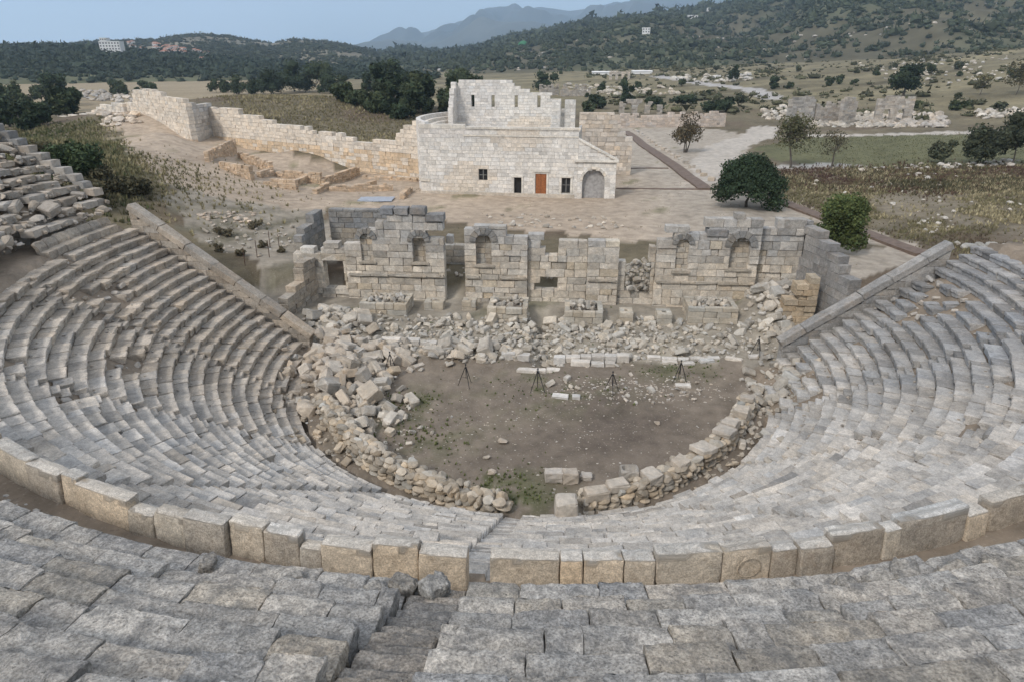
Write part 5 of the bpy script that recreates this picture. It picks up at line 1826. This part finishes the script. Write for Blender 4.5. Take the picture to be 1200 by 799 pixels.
tree_px("olive_tree", 1103, 192, 28, 22, "small round grey-green tree in the meadow before the two joined olives", OL, n=2200, leaf=.28, h0=.08, nl=12, seed=8)
tree_px("olive_tree", 1150, 194, 46, 32, "spreading dark olive tree on the meadow's edge", (.05, .058, .035), n=3200, leaf=.3, h0=.2, nl=14, seed=9)
tree_px("olive_tree", 1186, 194, 50, 44, "tall dark olive tree grown into its spreading neighbour", (.05, .058, .035), n=3600, leaf=.3, h0=.22, nl=16, seed=10)
tree_px("thin_tree", 1190, 112, 34, 32, "loose brown-green tree at the field edge near the far pale stones", (.10, .09, .05), 3, n=900, leaf=.6, nl=10, seed=11, thin=1, core=False)
tree_px("thin_tree", 1148, 112, 20, 18, "small pale yellowish tree beside the field track", (.15, .14, .075), 3, n=500, leaf=.6, nl=8, seed=12, thin=1, core=False)
g = np.random.default_rng(77)
# trees behind the hall and along the plain, one by one
mass = []
for i in range(34):
    px, w = g.uniform(438, 560), g.uniform(22, 40)
    py = g.uniform(112, 141) - .10 * abs(px - 500)
    mass.append((px, py, w, w * g.uniform(.8, 1.1)))
for px, py, w, h in mass:
    tree_px("grove_tree", px, py, w, h, "dark green tree in the grove behind the restored hall", DG if g.random() < .7 else MG, 3, n=1100, leaf=.75, nl=9, trunk=.3, seed=int(px * 7), group="trees of the grove behind the hall", h0=.1)
for i in range(18):
    px, w, py = [(345, 54, 108), (372, 46, 108), (318, 36, 111), (280, 26, 111), (395, 28, 110), (300, 24, 111), (357, 40, 109), (330, 30, 110), (262, 18, 109), (386, 30, 110), (402, 30, 119), (420, 32, 125), (441, 30, 131), (410, 24, 121), (432, 26, 129), (455, 24, 135), (430, 20, 108), (470, 26, 140)][i]
    tree_px("field_tree", px, py, w, w * (.55 if i > 9 else .62), "dark bushy tree on the grassy rise behind the long stepped wall", DG if g.random() < .6 else MG, 6, n=1000, leaf=.75, nl=9, trunk=.3, seed=int(px * 5), group="trees on the rise behind the long wall", h0=.06)
for i in range(22):
    px, w = g.uniform(-20, 110), g.uniform(18, 32)
    py = g.uniform(128, 160) - .16 * px
    tree_px("valley_tree", px, py, w, w * .8, "dark green tree in the hollow beyond the grassy mound", DG if g.random() < .6 else MG, 3, n=1100, leaf=.7, nl=9, trunk=.3, seed=int(px * 3 + 500), group="trees in the hollow", h0=.06)
for i in range(9):
    px, w = g.uniform(130, 260), g.uniform(10, 22)
    tree_px("valley_bush", px, g.uniform(106, 112), w, w * .6, "low dark bush on the plain beyond the tower face", MG, 3, n=500, leaf=.7, nl=6, seed=int(px * 11), group="bushes beyond the tower", cat="bush", h0=.02)
for i in range(40):
    px, py = g.uniform(640, 1200), g.uniform(76, 132)
    w = g.uniform(6, 18) * (.5 + (py - 70) / 90)
    tree_px("field_bush", px, py, w, w * .65, "dark bush dotted over the open fields below the scrubby hill", MG if g.random() < .5 else OL, 3, n=350, leaf=.8, nl=6, seed=int(px * 13), group="bushes dotted over the fields", cat="bush", h0=.02)
for px, py, w, h in ((640, 106, 40, 20), (700, 128, 26, 14), (858, 97, 15, 20), (765, 126, 30, 10), (800, 124, 40, 10), (840, 132, 40, 12), (850, 128, 24, 12), (905, 105, 14, 12), (735, 122, 18, 22)):
    tree_px("plain_bush", px, py, w, h, "dark rounded bush on the plain near the low arched ruin", DG, 3, n=700, leaf=.7, nl=8, seed=int(px), group="bushes near the arched ruin", cat="bush", h0=.02)
tree_px("dark_bush", 92, 213, 62, 34, "big dark-green bush on the grassy mound above the tumbled tiers", (.045, .065, .030), 8, n=5000, leaf=.25, nl=18, seed=31, cat="bush", h0=.0)
for i, (px, py, w, h) in enumerate(((55, 196, 44, 22), (120, 222, 50, 22), (160, 228, 44, 16), (100, 238, 60, 20))):
    tree_px("dry_bush", px, py, w, h, "brownish dry shrub in the grass of the mound above the tumbled tiers", (.085, .078, .045), 7, n=2200, leaf=.22, nl=12, seed=40 + i, cat="bush", h0=.0, group="dry shrubs of the mound")
for i, (px, py, w, h) in enumerate(((258, 296, 14, 10), (300, 268, 22, 9), (283, 300, 16, 8), (308, 291, 12, 9), (262, 276, 26, 9), (330, 296, 10, 7))):
    tree_px("weed_clump", px, py, w, h, "low brown weed clump on the stony ground around the stage building", (.15, .13, .085), 2.4, n=500, leaf=.11, nl=8, seed=60 + i, cat="weeds", h0=.0, group="weed clumps around the stage building", trunk=.03)

# woods and scrub on the hills: one mass each
def clumps(P, R, rng, tint, n_leaf=10, leaf=.65):
    P = np.asarray(P); N = len(P)
    cv_, cf = ico1()[0]
    V = (cv_[None] * (1 + rng.normal(0, .15, (N, 12, 1))) * R[:, None] * .8 + P[:, None] + np.stack([0 * R[:, 0], 0 * R[:, 0], R[:, 2] * .5], 1)[:, None]).reshape(-1, 3)
    F = (cf[None] + 12 * np.arange(N)[:, None, None]).reshape(-1, 3)
    tone = rng.uniform(.65, 1.35, N)
    T = np.repeat(tone, 12)
    c = P + np.stack([0 * R[:, 0], 0 * R[:, 0], R[:, 2] * .5], 1)
    d = rng.normal(size=(N, n_leaf, 3)); d /= np.linalg.norm(d, axis=2)[..., None]
    d[..., 2] = np.abs(d[..., 2]) * 1.1 - .1
    cc = c[:, None] + d * R[:, None] * rng.uniform(.75, 1.15, (N, n_leaf, 1))
    a = rng.normal(size=(N, n_leaf, 3)); b = rng.normal(size=(N, n_leaf, 3))
    s = R.mean(1)[:, None, None] * leaf
    LV = np.stack([cc - a * s * .4, cc + a * s * .4, cc + b * s * .55], 2).reshape(-1, 3)
    LF = np.arange(len(LV)).reshape(-1, 3) + len(V)
    V = np.concatenate([V, LV]); F = np.concatenate([F, LF])
    T = np.concatenate([T, np.repeat(tone, n_leaf * 3) * np.repeat(rng.uniform(.8, 1.3, N * n_leaf), 3)])
    return V, F, np.array(tint)[None] * T[:, None]
def on_hill(H_, n, rng, dens, px0, px1):
    X, Y, Z, az, t = H_
    out = []
    a0, a1 = azim(px0), azim(px1)
    while len(out) < n:
        i = rng.uniform(a0, a1, 4000); tt = rng.random(4000) ** .75
        fi = np.clip((i - az[0]) / (az[1] - az[0]), 0, len(az) - 1.01); ft = tt / (t[1] - t[0]); 
        ft = np.clip(ft, 0, len(t) - 1.01)
        a, b = fi.astype(int), ft.astype(int); u, v = fi - a, ft - b
        def bi(M): return (M[a, b] * (1 - u) + M[a + 1, b] * u) * (1 - v) + (M[a, b + 1] * (1 - u) + M[a + 1, b + 1] * u) * v
        P = np.stack([bi(X), bi(Y), bi(Z)], 1)
        keep = rng.random(4000) < dens(P, tt)
        out += list(P[keep])
    return np.array(out[:n])
g = np.random.default_rng(88)
P = on_hill(HR_, 15500, g, lambda P, t: np.clip(.62 + .5 * noise(P, .006, 3, 3) + .45 * t + .3 * noise(P, .02, 2, 1), .05, 1), 470, 1215)
d = np.hypot(P[:, 0] - CAMP[0], P[:, 1] - CAMP[1])
s = g.lognormal(math.log(1), .35, len(P)) * (1.05 + d / 580)
V, F, T = clumps(P, np.stack([s * g.uniform(1, 1.5, len(P)), s * g.uniform(1, 1.5, len(P)), s * g.uniform(.7, 1.1, len(P))], 1), g, (.050, .060, .036))
tag(mesh_obj("hill_scrub", V, F, M_LEAF, T), "dark scrub and small trees covering the hillside beyond the plain", "scrub", kind="stuff")
P = on_hill(HL_, 7500, g, lambda P, t: np.clip(.85 + .4 * noise(P, .006, 3, 2), .1, 1), -15, 520)
d = np.hypot(P[:, 0] - CAMP[0], P[:, 1] - CAMP[1])
s = g.lognormal(math.log(1), .3, len(P)) * (1.1 + d / 800)
V, F, T = clumps(P, np.stack([s * 1.3, s * 1.3, s * g.uniform(.8, 1.2, len(P))], 1), g, (.036, .048, .032))
tag(mesh_obj("hill_wood", V, F, M_LEAF, T), "dark pine wood covering the low hill across the plain", "wood", kind="stuff")
P = on_hill(HB_, 5000, g, lambda P, t: np.clip(.35 + .7 * noise(P, .004, 3, 2) - .1 * t, .06, 1), -15, 470)
s = g.lognormal(math.log(2.1), .35, len(P)) * np.clip(1.2 - .4 * (P[:, 2] > 60), .5, 1.2)
V, F, T = clumps(P, np.stack([s * 1.3, s * 1.3, s * .8], 1), g, (.048, .056, .036))
tag(mesh_obj("rocky_hill_scrub", V, F, M_LEAF, T), "scattered scrub over the paler rounded hill behind the pine wood", "scrub", kind="stuff")
P = on_hill(HM_, 900, g, lambda P, t: np.full(len(P), .8), 400, 600)
s = g.lognormal(math.log(5), .3, len(P))
V, F, T = clumps(P, np.stack([s * 1.3, s * 1.3, s], 1), g, (.045, .055, .035))
tag(mesh_obj("low_hill_wood", V, F, M_LEAF, T), "scattered wood on the low hill in the gap of the valley", "wood", kind="stuff")
# low scrub over the rising fields
az_ = np.radians(g.uniform(6, 46, 2600)); dd = 235 + 430 * g.random(2600) ** .8
P = np.stack([CAMP[0] + dd * np.sin(az_), CAMP[1] + dd * np.cos(az_)], 1)
P = P[g.random(len(P)) < np.clip(.35 + .8 * noise(P, .012, 3, 14), .02, 1)]
P = np.concatenate([P, ground_z(P[:, 0], P[:, 1])[:, None]], 1)
s = g.lognormal(math.log(.8), .5, len(P))
V, F, T = clumps(P, np.stack([s * 1.5, s * 1.5, s * .7], 1), g, (.075, .075, .042))
tag(mesh_obj("field_scrub", V, F, M_LEAF, T), "low olive scrub speckling the rising fields below the hill", "scrub", kind="stuff")
# rocks on the scrub hill
S = Stones()
for q in on_hill(HR_, 420, g, lambda P, t: np.clip(.6 - 1.2 * noise(P, .006, 3, 3) - .4 * t, .02, 1), 500, 1215):
    V, F = rock(g.uniform(1.5, 5) * np.array([1.4, 1.2, .8]), g, 6, lo=True); S.add(V + q, F, jitter_tint((.42, .39, .35), g, .15))
o = S.joined(S.items, "hill_rocks", M_RUIN, None); tag(o, "pale rock outcrops among the hillside scrub", "rocks", kind="stuff")

# --- distant buildings
M_WHITE = plain_mat("white_render", (.72, .71, .69), .8, 0, .06, .2)
M_TILE = plain_mat("terracotta_tiles", (.33, .17, .12), .85, 0, .2, .5)
M_DARKW = plain_mat("far_window_glass", (.05, .055, .06), .3)
M_GREENT = plain_mat("green_sheet", (.03, .16, .07), .7, 0, .1)
def hill_pt(px, py):
    """first point of the hills under the line of sight"""
    best = None
    for X, Y, Z, az, t in (HL_, HB_, HR_):
        a = azim(px, py)
        if not az[0] <= a <= az[-1]: continue
        i = int(np.clip((a - az[0]) / (az[1] - az[0]), 0, len(az) - 2))
        e = elev(px, py)
        for j in range(1, len(t)):
            D = math.hypot(X[i, j] - CAMP[0], Y[i, j] - CAMP[1])
            if Z[i, j] >= CAMP[2] + D * e:
                if best is None or D < best[0]: best = (D, np.array([X[i, j], Y[i, j], Z[i, j]]))
                break
    return best[1] if best else None
def house(px, py, w, dpt, h, label, roof=True, storeys=1, group="village houses on the wooded hill", rz=0.0, cat="house", name="village_house", wins=3):
    q = hill_pt(px, py)
    if q is None: return
    root = thing(name, q, label, cat, group)
    root.rotation_euler = (0, 0, rz)
    base = np.array([0, 0, -3.0])
    V, F = block((w, dpt, h + 3), (1, 1, 1), 0, 0, 0, g); V[:, 2] += (h + 3) / 2 - 3
    mesh_obj("wall", V, F, M_WHITE, None, root)
    if roof:
        o_ = .5
        V = np.array([[-w / 2 - o_, -dpt / 2 - o_, h], [w / 2 + o_, -dpt / 2 - o_, h], [w / 2 + o_, dpt / 2 + o_, h], [-w / 2 - o_, dpt / 2 + o_, h], [-w / 4, 0, h + dpt * .28], [w / 4, 0, h + dpt * .28]])
        mesh_obj("roof", V, [np.array([(0, 1, 5, 4), (2, 3, 4, 5), (3, 2, 1, 0)]), np.array([(1, 2, 5), (3, 0, 4)])], M_TILE, None, root)
    else:
        V, F = block((w + .4, dpt + .4, .5), (1, 1, 1), 0, 0, 0, g); V[:, 2] += h + .25
        mesh_obj("roof", V, F, M_WHITE, None, root)
    fh = h / storeys
    for s in range(storeys):
        for k in range(wins):
            V, F = block((w / wins * .45, .3, fh * .5), (1, 1, 1), 0, 0, 0, g)
            V += [-w / 2 + w / wins * (k + .5), -dpt / 2 - .1, fh * (s + .5)]
            mesh_obj("window", V, F, M_DARKW, None, root)
house(136, 66, 19, 12, 13, "large white many-storeyed hotel in the pine wood", False, 5, None, .15, "hotel", "hotel", 7)
house(128, 63, 7, 10, 15, "narrow white wing rising at the side of the pine-wood hotel", False, 6, None, .15, "hotel", "hotel_wing", 3)
for i in range(34):
    px = g.uniform(150, 245); py = 52 + (px - 150) * .14 + g.uniform(-3, 8)
    house(px, py, g.uniform(6, 10), g.uniform(5, 7), g.uniform(3, 5), "small pale house with reddish roof in the village on the wooded hill", True, 1, rz=g.normal(0, .4))
house(812, 23, 15, 8, 5, "white house high on the scrub hill", False, 2, None, .1)
house(831, 14, 6, 6, 5, "tiny white house near the crest of the scrub hill", False, 2, None, .1)
house(757, 40, 10, 8, 6, "white block-like house halfway up the rocky slope", False, 2, None, -.1)
q = hill_pt(614, 56)
if q is not None:
    V, F = ico1()[1]; V = V * [8, 6, 7]; V[:, 2] = np.maximum(V[:, 2], -2)
    o = mesh_obj("green_tank", V, F, M_GREENT); o.location = q; tag(o, "bright green domed cover on the rocky hillside", "cover")
# long low white sheds on the plain
for px, py, w, lab in ((708, 88, 18, "long low white shed at the foot of the scrub hill"), (752, 87, 14, "small white shed near the distant gate")):
    p = ground_hit(px, py, 200); z = gz1(p[0], p[1])
    root = thing("farm_shed", (p[0], p[1], z), lab, "shed")
    V, F = block((w, 8, 1.8), (1, 1, 1), 0, 0, 0, g); V[:, 2] += .9; mesh_obj("wall", V, F, M_WHITE, None, root)
    V = np.array([[-w / 2 - .5, -4.5, 1.82], [w / 2 + .5, -4.5, 1.82], [w / 2 + .5, 4.5, 1.82], [-w / 2 - .5, 4.5, 1.82], [-w / 2 - .5, 0, 2.6], [w / 2 + .5, 0, 2.6]])
    mesh_obj("roof", V, [np.array([(0, 1, 5, 4), (2, 3, 4, 5)]), np.array([(1, 2, 5), (3, 0, 4)])], M_WHITE, None, root)

# ---------------------------------------------------------------- grass
def grass(name, n, sampler, hgt, cols, label, rng, blades=5, wid=.16):
    P = np.array(sampler(n))
    n = len(P)
    z = ground_z(P[:, 0], P[:, 1])
    nn = noise(P, .12, 3, 4)
    cols = np.array(cols)
    k = np.clip(((nn + .9) / 1.8 * len(cols) + rng.normal(0, .6, n)).astype(int), 0, len(cols) - 1)
    h = hgt * rng.uniform(.5, 1.4, n) * (1 + .3 * nn)
    a = rng.uniform(0, 6.28, (n, blades)); sp = rng.uniform(.1, .6, (n, blades))
    base = np.stack([P[:, 0], P[:, 1], z - .03], 1)[:, None] + np.stack([np.cos(a) * .15, np.sin(a) * .15, 0 * a], -1) * h[:, None, None]
    tip = base + np.stack([np.cos(a) * sp, np.sin(a) * sp, np.ones_like(a)], -1) * (h[:, None] * rng.uniform(.6, 1.1, (n, blades)))[..., None]
    sd = np.stack([-np.sin(a), np.cos(a), 0 * a], -1) * (h * wid)[:, None, None]
    V = np.stack([base - sd, base + sd, tip], 2).reshape(-1, 3)
    F = np.arange(len(V)).reshape(-1, 3)
    T = np.repeat(cols[k] * rng.uniform(.75, 1.25, n)[:, None], blades * 3, 0)
    o = mesh_obj(name, V, F, M_GRASS, T)
    tag(o, label, "grass", kind="stuff")
g = np.random.default_rng(99)
def in_px(poly, z):
    pl = np.array([G(px, py, z)[:2] for px, py in poly]); lo, hi = pl.min(0), pl.max(0)
    def f(n):
        q = g.uniform(lo, hi, (n * 4, 2))
        q = q[in_poly(q[:, 0], q[:, 1], pl)][:n]
        d = np.hypot(q[:, 0] - CAMP[0], q[:, 1] - CAMP[1])[:, None]
        return q + g.normal(0, .018, q.shape) * d * [1, 1.6] * g.random((len(q), 1))
    return f
DRY = [(.14, .11, .08), (.155, .145, .08), (.21, .19, .11), (.40, .35, .225), (.29, .255, .155)]
def patchy(f, sd=15):
    def h(n):
        q = f(n * 2)
        return q[(noise(q, .07, 3, sd) < .25) | (g.random(len(q)) < .12)][:n]
    return h
grass("dry_grass", 14000, patchy(in_px([(905, 203), (1000, 199), (1200, 195), (1290, 200), (1290, 300), (1110, 300), (1020, 268), (925, 240)], 2.4)), .32, DRY, "dry straw and reddish grass filling the field beyond the boardwalk", g)
grass("red_grass", 6000, in_px([(905, 200), (1000, 197), (1200, 193), (1290, 196), (1290, 222), (1100, 230), (920, 222)], 2.4), .42, [(.10, .062, .05), (.12, .085, .06), (.09, .085, .05)], "reddish-brown dry weeds along the far side of the straw field", g)
grass("meadow_grass", 5000, in_px([(890, 172), (950, 160), (1170, 152), (1260, 158), (1260, 190), (1000, 197)], 2.2), .2, [(.09, .09, .045), (.12, .12, .06)], "short olive meadow grass before the bath ruin", g, 4)
grass("mound_grass", 5500, lambda n: np.stack([-50 + g.normal(0, 9, n), 33 + g.normal(0, 9, n)], 1), .36, [(.13, .125, .065), (.19, .17, .095), (.32, .28, .165)], "long dry grass on the mound above the tumbled tiers", g)
grass("slope_grass", 9000, in_px([(-60, 140), (115, 150), (128, 170), (150, 205), (175, 236), (140, 250), (60, 240), (-60, 190)], 6.5), .5, [(.095, .11, .05), (.15, .145, .075), (.26, .235, .135)], "dry grass covering the slope between the hollow and the dig", g)
grass("rise_grass", 12000, in_px([(250, 108), (400, 108), (490, 112), (480, 160), (440, 158), (300, 138), (250, 120)], 7), .5, [(.17, .15, .08), (.24, .21, .12), (.36, .31, .19)], "dry grass on the rise behind the long stepped wall", g)
def weeds(n):
    c = np.array([(-2.5, -11.5, 1.8), (-6.5, -7.0, 2.0), (-1.0, -13.0, 1.3), (1.0, -1.4, 2.5), (9.6, 1.0, 1.4), (-7.3, -3.4, 1.2), (7, -13.3, 1.5), (-4, 5.0, 3), (4, 5, 3)])[g.integers(0, 9, n)]
    q = c[:, :2] + g.normal(0, 1, (n, 2)) * c[:, 2:3] * [1, .6]
    return q[(np.hypot(q[:, 0], q[:, 1]) < 13.2) | (q[:, 1] > 2)]
grass("orchestra_weeds", 1300, weeds, .13, [(.09, .12, .045), (.13, .15, .06)], "low green weeds in patches on the orchestra dirt", g, 5, .3)
def plain_weeds(n):
    q = np.stack([g.uniform(-45, 40, n * 4), g.uniform(16, 60, n * 4)], 1)
    return q[noise(q, .25, 3, 7) > .25][:n]
grass("sand_weeds", 1800, plain_weeds, .09, [(.13, .135, .065), (.19, .17, .10)], "sparse weeds on the sandy ground behind the stage", g, 5, .3)

# ---------------------------------------------------------------- air
hm, hnt, hb = new_mat("haze_air")
hnt.nodes.remove(hb)
vol = N_(hnt, "ShaderNodeVolumePrincipled")
vol.inputs["Color"].default_value = (.58, .78, 1.0, 1)
vol.inputs["Density"].default_value = .00013
vol.inputs["Anisotropy"].default_value = .2
hnt.links.new(vol.outputs["Volume"], hnt.nodes["Material Output"].inputs["Volume"])
V, F = block((30000, 30000, 1606), (1, 1, 1), 0, 0, 0, RNG)
hz = mesh_obj("haze", V + [0, 6000, 797], F, hm)
tag(hz, kind="stuff")
